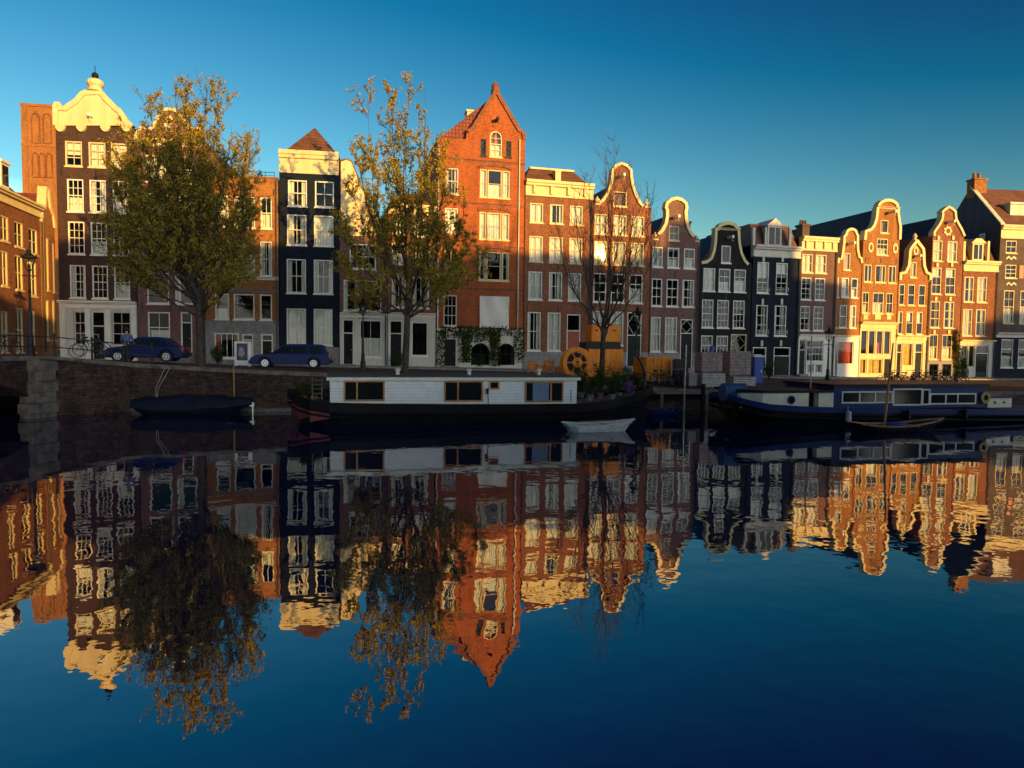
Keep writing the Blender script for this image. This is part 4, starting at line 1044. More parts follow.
for px in (963.5, 990):
    x, z1 = H.loc(px, 241); x = min(max(x, 0.15), H.w-0.15); mb = MB(); mb.box(x-0.11, x+0.11, 0.1, 0.3, za, z1); mb.build('roof_post', M['cream'], H.root)

# --- 19 big corner house with side gable
A = fac_hit(993.5, 378); B = fac_hit(1075, 378)
H = town('canal_house', 'large dark corner house with red shutters, brown roof and bare navy side gable', 993.5, 1075, 378, depth=8)
row(H, 240.5, 253, [(1006,1017),(1027,1038)], 2, 2, ['none','none'], fr='cream'); row(H, 264.7, 278, [(1005.3,1016.7),(1026,1037)], 2, 3, ['none','half'], fr='cream')
row(H, 290.3, 323.3, [(1003.6,1014.3),(1020,1030.5),(1036,1047)], 2, 4, ['half','half','none'], fr='cream')
gz = H.loc(1015, 337)[1]
row(H, 339.3, 367.5, [(1001,1013.3),(1018,1030)], 1, 3, ['half','half'])
e = H.loc(1010, 239)[1]; D = H.depth
close_house(H, e, None, 'p_cocoa', gz, 'p_navy'); zb, za = cornice(H, 226, 239.5, 'cream', 0.35); cornice(H, 333, 338, 'ivory', 0.35)
zr = e + 5.5
mb = MB(); mb.add([(0.05, 0.1, za), (H.w, 0.1, za), (H.w, D, za), (0.05, D, za), (0.05, D/2, zr), (H.w, D/2, zr)], [(0,1,5,4),(2,3,4,5),(1,2,5),(0,3,2,1)]); rf = mb.build('roof', M['t_brown'], H.root)
mb = MB(); mb.add([(-0.012, 0.0, -0.4), (-0.012, D, -0.4), (-0.012, D, za), (-0.012, D/2, zr+0.15), (-0.012, 0.0, za+0.1), (0.25, 0.0, za+0.1), (0.25, D/2, zr+0.15), (0.25, D, za)], [(0,1,2,3,4),(4,3,6,5),(3,2,7,6),(5,6,7)]); mb.build('side_gable', M['p_slate'], H.root)
mb = MB(); mb.box(-0.02, 1.3, D/2-0.5, D/2+0.5, zr-0.9, zr+0.75); mb.box(-0.1, 1.38, D/2-0.58, D/2+0.58, zr+0.752, zr+0.9)
for k in range(2): mb.lathe([(0.18, zr+0.905), (0.15, zr+1.5)], (0.3+k*0.5, D/2, 0), 8)
mb.build('chimney', M['b_orange'], rf)
mb = MB(); mb.add([(-0.12, -0.12, za+0.02), (-0.12, D/2, zr+0.12), (0.3, D/2, zr+0.12), (0.3, -0.12, za+0.02), (-0.12, -0.12, za+0.16), (-0.12, D/2, zr+0.26), (0.3, D/2, zr+0.26), (0.3, -0.12, za+0.16)], [(0,1,2,3),(4,7,6,5),(0,4,5,1),(3,2,6,7),(0,3,7,4)]); mb.build('verge_board', M['ivory'], H.root)
for yy, zz in ((2.2, e+0.2), (5.4, e-0.8)):
    mb = MB(); mb.box(-0.05, -0.014, yy-0.35, yy+0.35, zz-0.6, zz+0.6); f = mb.build('side_window', M['white'], H.root); mb = MB(); mb.box(-0.06, -0.051, yy-0.26, yy+0.26, zz-0.5, zz+0.5); mb.build('pane', M['carglass'], f)
for px, py in ((1021, 272), (1041, 272)):
    x, z = H.loc(px, py); mb = MB(); mb.box(x-0.22, x+0.22, -0.06, -0.002, z-0.6, z+0.6); mb.build('shutter', M['red'], H.root)
for py in (258, 284):
    for px in (1011, 1032):
        x, z = H.loc(px, py); mb = MB(); s = 0.5
        mb.prism([(x-s, z-0.18), (x-s, z+0.02), (x-s*0.5, z+0.2), (x, z-0.03), (x+s*0.5, z+0.2), (x+s, z+0.02), (x+s, z-0.18), (x+s*0.5, z+0.02), (x, z-0.2), (x-s*0.5, z+0.02)], -0.05, -0.002); mb.build('chevron', M['ivory'], H.root)
x, _ = H.loc(1020, 222); mb = MB(); mb.box(x, x+1.6, 1.2, 3.4, za+0.5, za+2.2); mb.box(x-0.15, x+1.75, 1.05, 3.4, za+2.202, za+2.4); mb.build('dormer', M['ivory'], rf)

# --- background house behind the right row
mb = MB(); bh = thing('rear_house', 'house behind the row showing only its orange tiled roof between two gables', 'house', (39.0, 76, 1), R(15))
mb.box(0, 7.5, 0, 7, 0, 13.0); mb.build('wall', M['b_brown'], bh)
mb = MB(); mb.add([(-0.1,-0.1,13.0),(7.6,-0.1,13.0),(7.6,7.1,13.0),(-0.1,7.1,13.0),(-0.1,3.5,16.2),(7.6,3.5,16.2)], [(0,1,5,4),(2,3,4,5),(1,2,5),(0,4,3),(0,3,2,1)]); rf = mb.build('roof', M['t_orange'], bh)
mb = MB(); mb.box(-0.1, 7.6, 3.3, 3.7, 16.1, 16.35); mb.build('ridge_cap', M['cream'], rf)

# --- houses on the side street at the left
H = town('corner_house', 'brick side street house at the left edge with tall windows and red roof', 0, 44, P=((-28.83, 38.5, 0), (-30.57, 45.6, 0), 2.4), depth=8)
cz = H.loc(25, 203)[1]
for (x0, y0, x1, y1) in ((0.5,216,9,241),(14.3,222,23.5,247),(28.8,229,37.8,254),(0.5,251,8.5,286),(15,255.5,23.5,290),(29,262,37,296),(0.5,311,8.5,352),(15.5,308,24,352),(29.5,311,36,352)):
    a, z1 = H.loc(x0, (y0)); b_, z0 = H.loc(x1, y1); z1 = H.loc((x0+x1)/2, y0)[1]; z0 = max(0.3, H.loc((x0+x1)/2, y1)[1])
    sash(H, a, b_, z0, z1, 2, 2, None, fr='cream')
close_house(H, cz, None, 'b_brown'); H.cpx = 25; cornice(H, 200, 212, 'cream', 0.4)
zt = H.loc(25, 200)[1]; hip_roof(H, zt+0.003, zt+3.0, 't_red', 0.5, 3.2, 0.4)
mb = MB(); x0, z0 = H.loc(17, 196); mb.box(x0-0.5, x0+0.5, 0.6, 2.6, zt+0.3, zt+1.9); mb.box(x0-0.6, x0+0.6, 0.5, 2.7, zt+1.902, zt+2.05); dm = mb.build('dormer', M['white'], H.root)
mb = MB(); mb.box(x0-0.36, x0+0.36, 0.56, 0.597, zt+0.6, zt+1.75); mb.build('pane', M['carglass'], dm)
pipe(H, 41.5, 218, 352, 'iron')
H = town('corner_house', 'narrow pale fronted side street house squeezed between brick house and dark brown house', 44, 58, P=((-30.58, 45.65, 0), (-31.15, 47.95, 0), 2.35), depth=5)
for (x0, y0, x1, y1) in ((46,238,49.5,290),(52,243,55.5,292),(46,300,49.5,340),(52,300,55.5,340)):
    a, _ = H.loc(x0, y0); b_, _ = H.loc(x1, y1); z1 = H.loc((x0+x1)/2, y0)[1]; z0 = max(0.3, H.loc((x0+x1)/2, y1)[1]); sash(H, a, b_, z0, z1, 2, 2, None, fr='cream')
e = H.loc(51, 226)[1]
pts = [(0, e), (0.2, e+0.8), (H.w*0.3, e+1.2), (H.w*0.4, e+2.4), (H.w*0.6, e+2.4), (H.w*0.7, e+1.2), (H.w-0.2, e+0.8), (H.w, e)]
close_house(H, e, pts, 'b_orange'); trim(H, pts, 0.2, mat='cream'); gable_roof(H, e, e+2.0, 't_red')

# --- brick church tower far behind
T = thing('church_tower', 'flat topped brick church tower with arched niches rising behind the left houses', 'church tower', at_depth(27, 350, 90)*1.0, R(8))
T.location.z = 1.5; TW = 4.75; top = at_depth(38, 106, 90).z - 1.5
mb = MB(); mb.box(0, TW, 0, TW, 0, top); mb.box(-0.12, TW+0.12, -0.12, TW+0.12, top+0.002, top+0.35); zc = at_depth(38, 146, 90).z-1.5
mb.box(-0.1, TW+0.1, -0.1, TW+0.1, zc, zc+0.35)
for xk in (0.35, TW-0.35): mb.box(xk-0.35, xk+0.35, -0.14, -0.002, 0, top)
mb.build('wall', M['b_orange'], T)
def niche(x0, x1, z0, z1):
    r = (x1-x0)/2; n = 8; out = [(x0, z0), (x1, z0)] + [((x0+x1)/2 + r*math.cos(math.pi*k/n), z1 - r*1.6 + r*1.6*math.sin(math.pi*k/n)) for k in range(n+1)]
    c = ((x0+x1)/2, (z0+z1)/2); inn = [(c[0]+(p[0]-c[0])*0.78, c[1]+(p[1]-c[1])*0.95) for p in out]
    mb = MB(); mb.sheet([out, inn], -0.16); mb.rim(out, -0.16, 0); mb.rim(inn, -0.16, 0.0); mb.build('niche', M['b_brown'], T)
za, zb_ = at_depth(38, 112, 90).z-1.5, at_depth(38, 143, 90).z-1.5; niche(1.15, 2.2, zb_, za); niche(2.5, 3.55, zb_, za)
za, zb_ = at_depth(38, 152, 90).z-1.5, at_depth(38, 177, 90).z-1.5; niche(1.15, 1.95, zb_, za); niche(2.0, 2.75, zb_, za); niche(2.8, 3.55, zb_, za)

# --- row on the photographer's own bank: it throws the shade over the quay
prof = [(6, 16.6, 13.6), (16.6, 20, 20.2), (20, 26, 19.6), (26, 33, 19.6), (33, 39, 19.9), (39, 46, 19.6), (46, 52, 20.4), (52, 58, 20.6), (58, 63, 19.8), (63, 67.5, 21.8), (67.5, 73, 25.0), (73, 78.5, 24.8), (78.5, 82, 20.3), (82, 85.3, 20.2), (102.3, 104.5, 16.2), (104.5, 112, 18.8), (112, 120, 20)]
looks = ['b_brown', 'b_purple', 'p_cocoa', 'b_orange', 'b_darkbrown', 'ivory']
for i, (a, b_, h) in enumerate(prof):
    t = thing('bank_house', 'brick row house on the near bank behind the photographer', 'house', (a, -12, 1.7), 0, 'houses on the near bank')
    mb = MB(); mb.box(0.02, b_-a-0.02, -4, 0, 0, h-1.7-0.6); mb.build('wall', M[looks[i % 6]], t)
    mb = MB(); mb.box(0, b_-a, -0.3, 0.15, h-2.298, h-1.7); mb.build('cornice', M['ivory'], t)
    for fl in range(5):
        for k in range(3):
            ww = (b_-a)/3
            if 3.0*fl+3.4 < h-2.8:
                mb = MB(); mb.box(ww*k+ww*0.22, ww*k+ww*0.78, 0.002, 0.05, 3.0*fl+1.0, 3.0*fl+2.9); mb.build('window', M['white'], t)


# drainpipes and iron wall anchors on the brick fronts
for i, H in enumerate(HOUSES):
    if i in (1, 2, 4, 7, 9, 11, 12, 15, 17):
        x = H.w - 0.10; mb = MB(); mb.tube([(x, -0.10, H.eave-0.1), (x, -0.10, 0.0)], 0.05, 8)
        for k in range(3): z = H.eave*(0.25+0.27*k); mb.box(x-0.08, x+0.08, -0.12, 0.0, z, z+0.06)
        mb.build('downpipe', M['lead'], H.root)
    if i in (0, 1, 2, 7, 8, 9, 10, 14, 16):
        tops = sorted({round(max(p[1] for p in h), 1) for h, _ in H.holes})
        for z in [t for t in tops if 3.5 < t < H.eave-0.4][::2]:
            for x in (0.28, H.w*0.5, H.w-0.28):
                if any(min(p[0] for p in h)-0.06 < x < max(p[0] for p in h)+0.06 and min(p[1] for p in h) < z+0.62 and max(p[1] for p in h) > z+0.12 for h, _ in H.holes): continue
                mb = MB(); mb.box(x-0.03, x+0.03, -0.035, 0.01, z+0.15, z+0.60); mb.build('wall_anchor', M['iron'], H.root)
# ================================================================== boats
class Pl:
    """vertical reference plane: pixel -> distance along it and height"""
    def __init__(s, P0, ang): s.P0 = Vector((P0[0], P0[1], 0)); s.d = Vector((math.cos(R(ang)), math.sin(R(ang)), 0)); s.n = Vector((-s.d.y, s.d.x, 0)); s.ang = R(ang)
    def __call__(s, px, py, off=0.0):
        d = ray(px, py); q = s.P0 + s.n*off; t = (q-CAM).dot(s.n)/d.dot(s.n); p = CAM + d*t - s.P0
        return p.dot(s.d), p.z
def hull(st, mat, parent, name='hull', deck=None, y0=0.0, flat=0.75, keel=-0.35, rake=(0.04, 0.04)):
    """st: (x, half beam, sheer z); lofted shell, y0 = centre line"""
    mb = MB(); rows_ = []; X0, LL = st[0][0], st[-1][0]-st[0][0]
    for x, hb, zs in st:
        r = []; u = (x-X0)/LL; xl_ = X0 + LL*(rake[0] + (1-rake[0]-rake[1])*u)
        for sgn in (-1, 1):
            seq = [(hb, zs), (hb*0.97, zs*0.55), (hb*0.86, 0.02), (hb*flat, keel*0.6), (0.0, keel)]
            r += [(x + (xl_-x)*min(1, 1-max(z, 0)/max(zs, .01)), y0+sgn*a, z) for a, z in (seq if sgn < 0 else seq[-2::-1])]
        rows_.append(r)
    n = len(rows_[0])
    for a, b_ in zip(rows_, rows_[1:]):
        for k in range(n-1): mb.quad(a[k], b_[k], b_[k+1], a[k+1])
    for r in (rows_[0], rows_[-1]): mb.add(r, [tuple(range(n))])
    o = mb.build(name, mat, parent, smooth=False)
    if deck:
        d = MB()
        for (x, hb, zs), (x2, hb2, zs2) in zip(st, st[1:]): d.quad((x, y0-hb*0.97, zs-deck[1]), (x2, y0-hb2*0.97, zs2-deck[1]), (x2, y0+hb2*0.97, zs2-deck[1]), (x, y0+hb*0.97, zs-deck[1]))
        d.build('deck', deck[0], parent)
    return o
def strake(st, mat, parent, z_off, h, y0=0.0, out=0.03, name='strake'):
    mb = MB()
    for sgn in (-1, 1):
        for (x, hb, zs), (x2, hb2, zs2) in zip(st, st[1:]):
            P = [(x, y0+sgn*(hb+out), zs-z_off), (x2, y0+sgn*(hb2+out), zs2-z_off), (x2, y0+sgn*(hb2+out*0.6), zs2-z_off-h), (x, y0+sgn*(hb+out*0.6), zs-z_off-h)]
            Q = [(p[0], p[1]-sgn*0.06, p[2]) for p in P]
            mb.add(P+Q, [(0,1,2,3),(0,4,5,1),(2,6,7,3),(4,7,6,5),(0,3,7,4),(1,5,6,2)])
    return mb.build(name, mat, parent)
def boat_window(parent, pl, x0p, y0p, x1p, y1p, off, splits=(), fr='wood', fw=0.07, cur=None):
    x0, z1 = pl(x0p, y0p, off); x1, z0 = pl(x1p, y1p, off); mb = MB()
    mb.box(x0, x1, off-0.045, off+0.03, z0, z0+fw); mb.box(x0, x1, off-0.045, off+0.03, z1-fw, z1)
    xs = [x0] + [pl(s, y0p, off)[0] for s in splits] + [x1]
    for k, x in enumerate(xs):
        a, b_ = (x, x+fw) if k == 0 else ((x-fw, x) if k == len(xs)-1 else (x-fw/2, x+fw/2)); mb.box(a, b_, off-0.043, off+0.03, z0+fw+0.001, z1-fw-0.001)
    f = mb.build('window', M[fr], parent)
    p = MB(); p.quad((x0+fw*0.5, off-0.012, z0+fw*0.5), (x1-fw*0.5, off-0.012, z0+fw*0.5), (x1-fw*0.5, off-0.012, z1-fw*0.5), (x0+fw*0.5, off-0.012, z1-fw*0.5)); p.build('pane', M['carglass'], f, recalc=False)
    if cur:
        a, b_ = cur; p = MB(); xa, xb = x0+(x1-x0)*a, x0+(x1-x0)*b_
        for i in range(6): u = xa+(xb-xa)*i/6; v = xa+(xb-xa)*(i+1)/6; p.quad((u, off-0.022-0.006*(i%2), z0+fw), (v, off-0.022-0.006*((i+1)%2), z0+fw), (v, off-0.022-0.006*((i+1)%2), z1-fw), (u, off-0.022-0.006*(i%2), z1-fw))
        p.build('curtain', M['carcurt'], f)
M['carcurt'] = paint('blue_net_curtain', (0.16,0.22,0.32), 0.9)

# --- white cabined houseboat
HB = Pl((-9.35, 28.95), 15); BM = 2.0
hb = thing('houseboat', 'long houseboat with white clapboard cabin and tarred black hull in mid canal', 'houseboat', HB.P0, HB.ang)
st = []
for px, py, f in ((287,389,0.10),(291,392,0.35),(298,396,0.62),(310,400,0.86),(330,403,0.97),(380,404,1),(450,404.5,1),(520,404.5,1),(577,404,1),(600,402,0.96),(620,398.5,0.86),(635,394.5,0.66),(646,390,0.38),(653,386,0.08)):
    off = BM*(1-f); x, z = HB(px, py, off); st.append((x, BM*f, z))
hull(st, M['hull_navy'], hb, deck=(M['greywood'], 0.18), y0=BM)
strake(st, M['hull_black'], hb, -0.02, 0.40, BM, 0.035, 'bulwark'); strake(st, M['hull_black'], hb, 0.55, 0.09, BM, 0.05, 'rubbing_strake')
mb = MB()
for sgn in (-1,):
    q = [(s_[0], s_[1], s_[2]) for s_ in st[1:5]]
    for a, b_ in zip(q, q[1:]): mb.quad((a[0], BM-a[1]*0.995-0.035, a[2]-0.44), (b_[0], BM-b_[1]*0.995-0.035, b_[2]-0.44), (b_[0], BM-b_[1]*0.99-0.03, (b_[2]-0.44)*0.62), (a[0], BM-a[1]*0.99-0.03, (a[2]-0.44)*0.30))
mb.build('red_stern_patch', M['hull_red'], hb, recalc=False)
cx0, zt = HB(330, 378, 0.3); cx1, _ = HB(577, 378, 0.3); zd = HB(450, 404, 0.3)[1]-0.18
mb = MB(); mb.box(cx0, cx1, 0.3, 3.7, zd, zt-0.002); mb.build('cabin', M['siding'], hb)
mb = MB(); mb.box(cx0-0.14, cx1+0.14, 0.16, 3.84, zt-0.10, zt+0.03); mb.build('roof_fascia', M['white'], hb)
mb = MB(); mb.box(cx0-0.10, cx1+0.10, 0.2, 3.8, zt+0.031, zt+0.10); mb.build('roof', M['lead'], hb)
boat_window(hb, HB, 343.5, 380.5, 384.7, 401, 0.3, (357,)); boat_window(hb, HB, 444, 380.8, 482.8, 401.5, 0.3, (458,)); boat_window(hb, HB, 489, 381, 499.3, 389.5, 0.3)
boat_window(hb, HB, 525, 381.5, 563, 402, 0.3, (551,), cur=(0.2, 0.62))
for px in (398, 470, 540):
    x, _ = HB(px, 374, 1.2); mb = MB(); mb.lathe([(0.09, zt+0.1), (0.09, zt+0.28), (0.15, zt+0.30), (0.13, zt+0.36), (0.02, zt+0.4)], (x, 1.4, 0), 10); mb.build('roof_vent', M['white'], hb)
x, z = HB(487, 391, 0.3); mb = MB(); mb.box(x-0.05, x+0.05, 0.16, 0.3, z-0.12, z+0.12); mb.tube([(x, 0.14, z-0.1), (x+0.02, 0.1, z-0.5), (x-0.03, 0.0, z-0.9)], 0.02, 5); mb.build('mooring_light', M['iron'], hb)
xa, xb = st[-4][0], st[-2][0]; zb_ = st[-3][2]
mb = MB(); x0, z0 = HB(646, 389, 1.6); x1, z1 = HB(637, 354, 1.6); xm, zm = HB(645, 368, 1.6); mb.tube([(x0, 1.8, z0-0.3), (xm+0.1, 1.8, zm-0.3), (xm-0.1, 1.8, zm+0.25), (x1, 1.8, z1)], [0.09, 0.08, 0.07, 0.05], 8); mb.build('davit', M['iron'], hb)
for px in (584, 592, 571):
    x, z = HB(px, 396, 0.05); mb = MB(); mb.tube([(x, 0.06, z-0.3), (x, 0.06, z+0.3)], 0.018, 6); mb.build('stanchion', M['iron'], hb)
mb = MB(); x, z = HB(322, 391, 1); mb.tube([(x, 0.7, 1.1), (x, 0.7, 2.05)], 0.03, 6); mb.tube([(x-0.4, 0.7, 1.1), (x-0.4, 0.7, 2.05)], 0.03, 6)
for k in range(5): mb.tube([(x-0.4, 0.7, 1.2+k*0.19), (x, 0.7, 1.2+k*0.19)], 0.018, 5)
mb.build('ladder', M['greywood'], hb)
mb = MB(); mb.lathe([(0.28, 1.0), (0.30, 1.1), (0.16, 1.15), (0.16, 1.4), (0.30, 1.45), (0.28, 1.55)], (1.6, 2.0, 0), 12); mb.build('winch', M['iron'], hb)

# --- blue barge on the right
BB = Pl((9.2, 30.55), 15); BM = 2.2
bb = thing('canal_barge', 'long blue canal barge with cream foredeck cabin and strip windows on the right', 'barge', BB.P0, BB.ang)
st = []
for px, py, f in ((722.5,392.5,0.06),(728,394.8,0.30),(738,398,0.56),(752,401.5,0.80),(770,405,0.94),(800,407,1),(840,408.3,1),(900,409,1),(985,410,1),(1024,410.5,0.98),(1050,410,0.86),(1066,408,0.6),(1074,406,0.3)):
    off = BM*(1-f); x, z = BB(px, py, off); st.append((x, BM*f, z))
hull(st, M['hull_black'], bb, deck=(M['lead'], 0.02), y0=BM); strake(st, M['boat_blue'], bb, -0.04, 0.27, BM, 0.04, 'gunwale_band'); strake(st, M['hull_navy'], bb, 0.42, 0.10, BM, 0.05, 'rubbing_strake')
o = 0.42
x0, z1 = BB(763, 393, o); x1, _ = BB(834, 392, o); xg0, _ = BB(809, 392, o); xg1, _ = BB(819, 392, o); zd = BB(800, 408, o)[1]-0.06; xl, _ = BB(750, 393, o)
mb = MB(); mb.box(x0, xg0, o, 3.9, zd, z1); mb.box(xg1, x1-0.002, o, 3.9, zd, z1); mb.add([(x0, o, zd), (x0, o, z1), (x0, 3.9, z1), (x0, 3.9, zd), (xl, o+0.7, zd), (xl, o+0.7, z1-0.05), (xl, 3.2, z1-0.05), (xl, 3.2, zd)], [(0,1,5,4),(1,2,6,5),(2,3,7,6),(4,5,6,7)]); mb.build('fore_cabin', M['boat_cream'], bb)
mb = MB(); mb.box(xg0, xg1, o+0.35, 3.7, zd, z1-0.01); mb.build('companionway', M['d_green'], bb)
mb = MB(); mb.zprism([(xl-0.05, o+0.7), (x0, o-0.08), (x1-0.003, o-0.08), (x1-0.003, 3.98), (x0, 3.98), (xl-0.05, 3.3)], z1+0.002, z1+0.12); mb.build('fore_cabin_roof', M['hull_navy'], bb)
x, z = BB(791, 400, o); mb = MB(); mb.ring_y((x, z), 0.13, 0.2, o-0.04, o+0.02); f = mb.build('porthole', M['boat_blue'], bb); mb = MB(); mb.disc_y((x, z), 0.135, o-0.015, o+0.01); mb.build('pane', M['carglass'], f)
x0, zt = BB(834, 385, o); x1, _ = BB(986.5, 386.5, o); mb = MB(); mb.box(x0, x1, o, 4.0, zd, zt-0.10); mb.build('main_cabin', M['boat_blue'], bb)
mb = MB(); mb.box(x0-0.08, x1+0.10, o-0.10, 4.1, zt-0.098, zt+0.03); mb.build('cabin_roof', M['hull_navy'], bb)
boat_window(bb, BB, 841.5, 391.3, 892, 403, o, (859.5, 875), 'white'); boat_window(bb, BB, 892.7, 388.5, 921.5, 405.3, o, (), 'white'); boat_window(bb, BB, 922, 389, 929, 405, o, (), 'white')
boat_window(bb, BB, 929.6, 393.3, 975.3, 404, o, (945.5, 957.5), 'white')
x, z = BB(984, 397.5, o); mb = MB(); mb.ring_y((x, z), 0.14, 0.30, o-0.12, o-0.02); mb.build('lifebuoy', M['yellow'], bb)
x0, z1 = BB(988, 398, o+0.1); x1, _ = BB(1012, 398, o+0.1); mb = MB(); mb.box(x0, x1, o+0.1, 3.6, zd-0.05, z1); mb.build('wheelhouse', M['boat_cream'], bb); mb = MB(); mb.box(x0-0.1, x1+0.1, o, 3.7, z1+0.002, z1+0.09); mb.build('wheelhouse_roof', M['boat_blue'], bb)
for px in (997, 1006):
    x, z = BB(px, 402.5, o); mb = MB(); mb.disc_y((x, z), 0.07, o+0.06, o+0.11); mb.build('porthole', M['carglass'], bb)
for px in (846, 905, 962):
    x, z = BB(px, 413, 0); mb = MB(); mb.tube([(x, -0.12, 0.95), (x, -0.12, 0.72)], 0.015, 5); mb.lathe([(0.03, 0.74), (0.12, 0.68), (0.13, 0.3), (0.04, 0.22)], (x, -0.17, 0), 10); mb.build('fender', M['boat_white'] if px == 846 else M['hull_black'], bb)
x, z = BB(745, 386, 1.2); dz = BB(745, 400, 1.2)[1]
mb = MB(); mb.tube([(x-0.7, 1.9, dz+0.32), (x+0.35, 1.7, dz+0.34)], [0.42, 0.40], 16); mb.tube([(x-0.74, 1.9, dz+0.32), (x-0.7, 1.9, dz+0.32)], [0.2, 0.42], 16)
drum = mb.build('covered_drum', M['blue_cloth']); drum.matrix_world = bb.matrix_basis.copy() if False else Matrix.Translation(BB.P0) @ Matrix.Rotation(BB.ang, 4, 'Z'); tag(drum, 'blue tarpaulin wrapped drum lying on the bow of the blue barge', 'drum')
def on(pl, o): o.matrix_world = Matrix.Translation(pl.P0) @ Matrix.Rotation(pl.ang, 4, 'Z'); return o
x, z = BB(819, 386, 1.0); zf = BB(819, 391.2, 1.0)[1]; mb = MB(); mb.lathe([(0.14, zf-0.05), (0.19, zf+0.22), (0.17, zf+0.22), (0.12, zf)], (x, 1.4, 0), 12); bk = mb.build('bucket', M['red']); on(BB, tag(bk, 'small red bucket standing on the dark foredeck roof of the barge', 'bucket'))
pole = MB(); x, z = BB(818, 391, 1.0); pole.tube([(x-0.25, 1.2, zf-0.05), (x-0.3, 1.2, zf+2.6)], 0.03, 6); on(BB, tag(pole.build('mast_pole', M['steel']), 'thin steel pole upright beside the red bucket on the barge', 'pole'))

# --- small boats
def small_boat(pl, L, B, zs, name, label, mat, trimmat, sheer=0.28, inner=True, thw=2, bow=1):
    t = thing(name, label, 'boat', pl.P0, pl.ang); st = []
    for i in range(11):
        u = i/10; v = u if bow > 0 else 1-u
        f = (math.sin(math.pi*min(1, 0.32+v*0.68))**0.62) if v > 0 else 0.75
        f = max(0.05, f) if v > 0.02 else 0.72
        st.append((L*u, B/2*f, zs + sheer*(abs(v-0.35)**1.8)*1.5))
    hull(st, mat, t, y0=B/2, keel=-0.12, flat=0.6, rake=(0.10, 0.16) if bow > 0 else (0.16, 0.10)); strake(st, trimmat, t, -0.02, 0.07, B/2, 0.03, 'gunwale')
    if inner:
        mb = MB()
        for (x, h, z), (x2, h2, z2) in zip(st, st[1:]): mb.quad((x, B/2-h*0.96, z-0.16), (x2, B/2-h2*0.96, z2-0.16), (x2, B/2+h2*0.96, z2-0.16), (x, B/2+h*0.96, z-0.16))
        mb.build('floor_boards', M['greywood'], t)
        for k in range(thw):
            i = 3 + k*3; x, h, z = st[i]; mb = MB(); mb.box(x-0.12, x+0.12, B/2-h*0.97, B/2+h*0.97, z-0.09, z-0.05); mb.build('thwart', M['wood'], t)
    return t, st
p = at_depth(568, 430, 28.3); P = Pl((p.x, p.y), 12)
t, st = small_boat(P, 3.1, 1.15, 0.30, 'rowing_boat', 'small white rowing dinghy floating beside the black houseboat hull', M['boat_white'], M['boat_white'], 0.30)
mb = MB(); mb.tube([(0.5, 0.4, 0.42), (2.2, 0.5, 0.46)], 0.025, 6); on(P, tag(mb.build('oar', M['greywood']), 'grey wooden oar laid along inside the white dinghy', 'oar'))
p = at_depth(865, 433, 29.4); P = Pl((p.x, p.y), 10)
t, st = small_boat(P, 4.35, 1.35, 0.30, 'sailing_dinghy', 'wooden dinghy with varnished gunwale and a bare mast beside the blue barge', M['hull_navy'], M['wood'], 0.42)
x, z = P(885, 420, 0.6); x2, z2 = P(894, 343, 0.6); mb = MB(); mb.tube([(x, 0.65, 0.1), ((x+x2)/2, 0.65, z2*0.5), (x2, 0.65, z2)], [0.055, 0.05, 0.03], 8); mb.build('mast', M['wood'], t)
mb = MB(); mb.ball((1.9, 0.6, 0.34), 0.3, 1.6, 0.9, 0.35); on(P, tag(mb.build('folded_sail', M['blueplastic'], smooth=True), 'folded blue sail cloth lying in the wooden dinghy', 'sail'))
p = at_depth(651, 412, 36.2); P = Pl((p.x, p.y), 10)
small_boat(P, 1.9, 1.0, 0.28, 'rowing_boat', 'little blue rowing boat moored behind the houseboat bow', M['boat_blue'], M['boat_blue'], 0.2)
p = at_depth(128, 416, 33.2); P = Pl((p.x, p.y), 8)
t, st = small_boat(P, 5.5, 1.7, 0.34, 'covered_boat', 'open boat under a navy canvas cover moored at the left quay', M['hull_navy'], M['boat_white'], 0.25, inner=False)
mb = MB(); ns = 11
prev = None
for i, (x, h, z) in enumerate(st):
    u = i/10; ht = 0.16 + 0.42*math.sin(math.pi*min(1, 0.12+u*0.85))**0.8 + 0.05*math.sin(i*2.1)
    r = [(x, 0.85 - (h+0.05)*math.cos(math.pi*k/8), z - 0.06*(k in (0, 8)) + ht*(math.sin(math.pi*k/8)**0.8) + 0.02*math.sin(k*3+i)) for k in range(9)]
    if prev:
        for k in range(8): mb.quad(prev[k], r[k], r[k+1], prev[k+1])
    prev = r
mb.build('canvas_cover', M['tarp'], t, smooth=True)
mb = MB(); mb.box(5.40, 5.6, 0.77, 0.93, 0.36, 0.56); mb.box(5.50, 5.56, 0.80, 0.90, -0.2, 0.36); mb.build('outboard_motor', M['steel'], t)
A = at_depth(165, 361, 35.0); B = P.P0 + P.d*0.9; mb = MB()
for dx in (0, 0.25): mb.tube([(A.x+dx, A.y, 2.25), (A.x*0.5+B.x*0.5+dx*0.5, (A.y+B.y)/2-0.1, 1.25), (B.x, B.y+0.8, 0.55)], 0.018, 5)
tag(mb.build('mooring_rope', M['rope']), 'pale mooring ropes running from the quay down to the covered boat', 'rope')
p = at_depth(235, 372, 35.6); mb = MB(); mb.tube([(p.x, p.y-0.1, 0.3), (p.x-0.05, p.y-0.05, 2.35)], 0.035, 6); tag(mb.build('boat_hook', M['yellow']), 'yellow boat pole leaning against the left quay wall', 'pole')

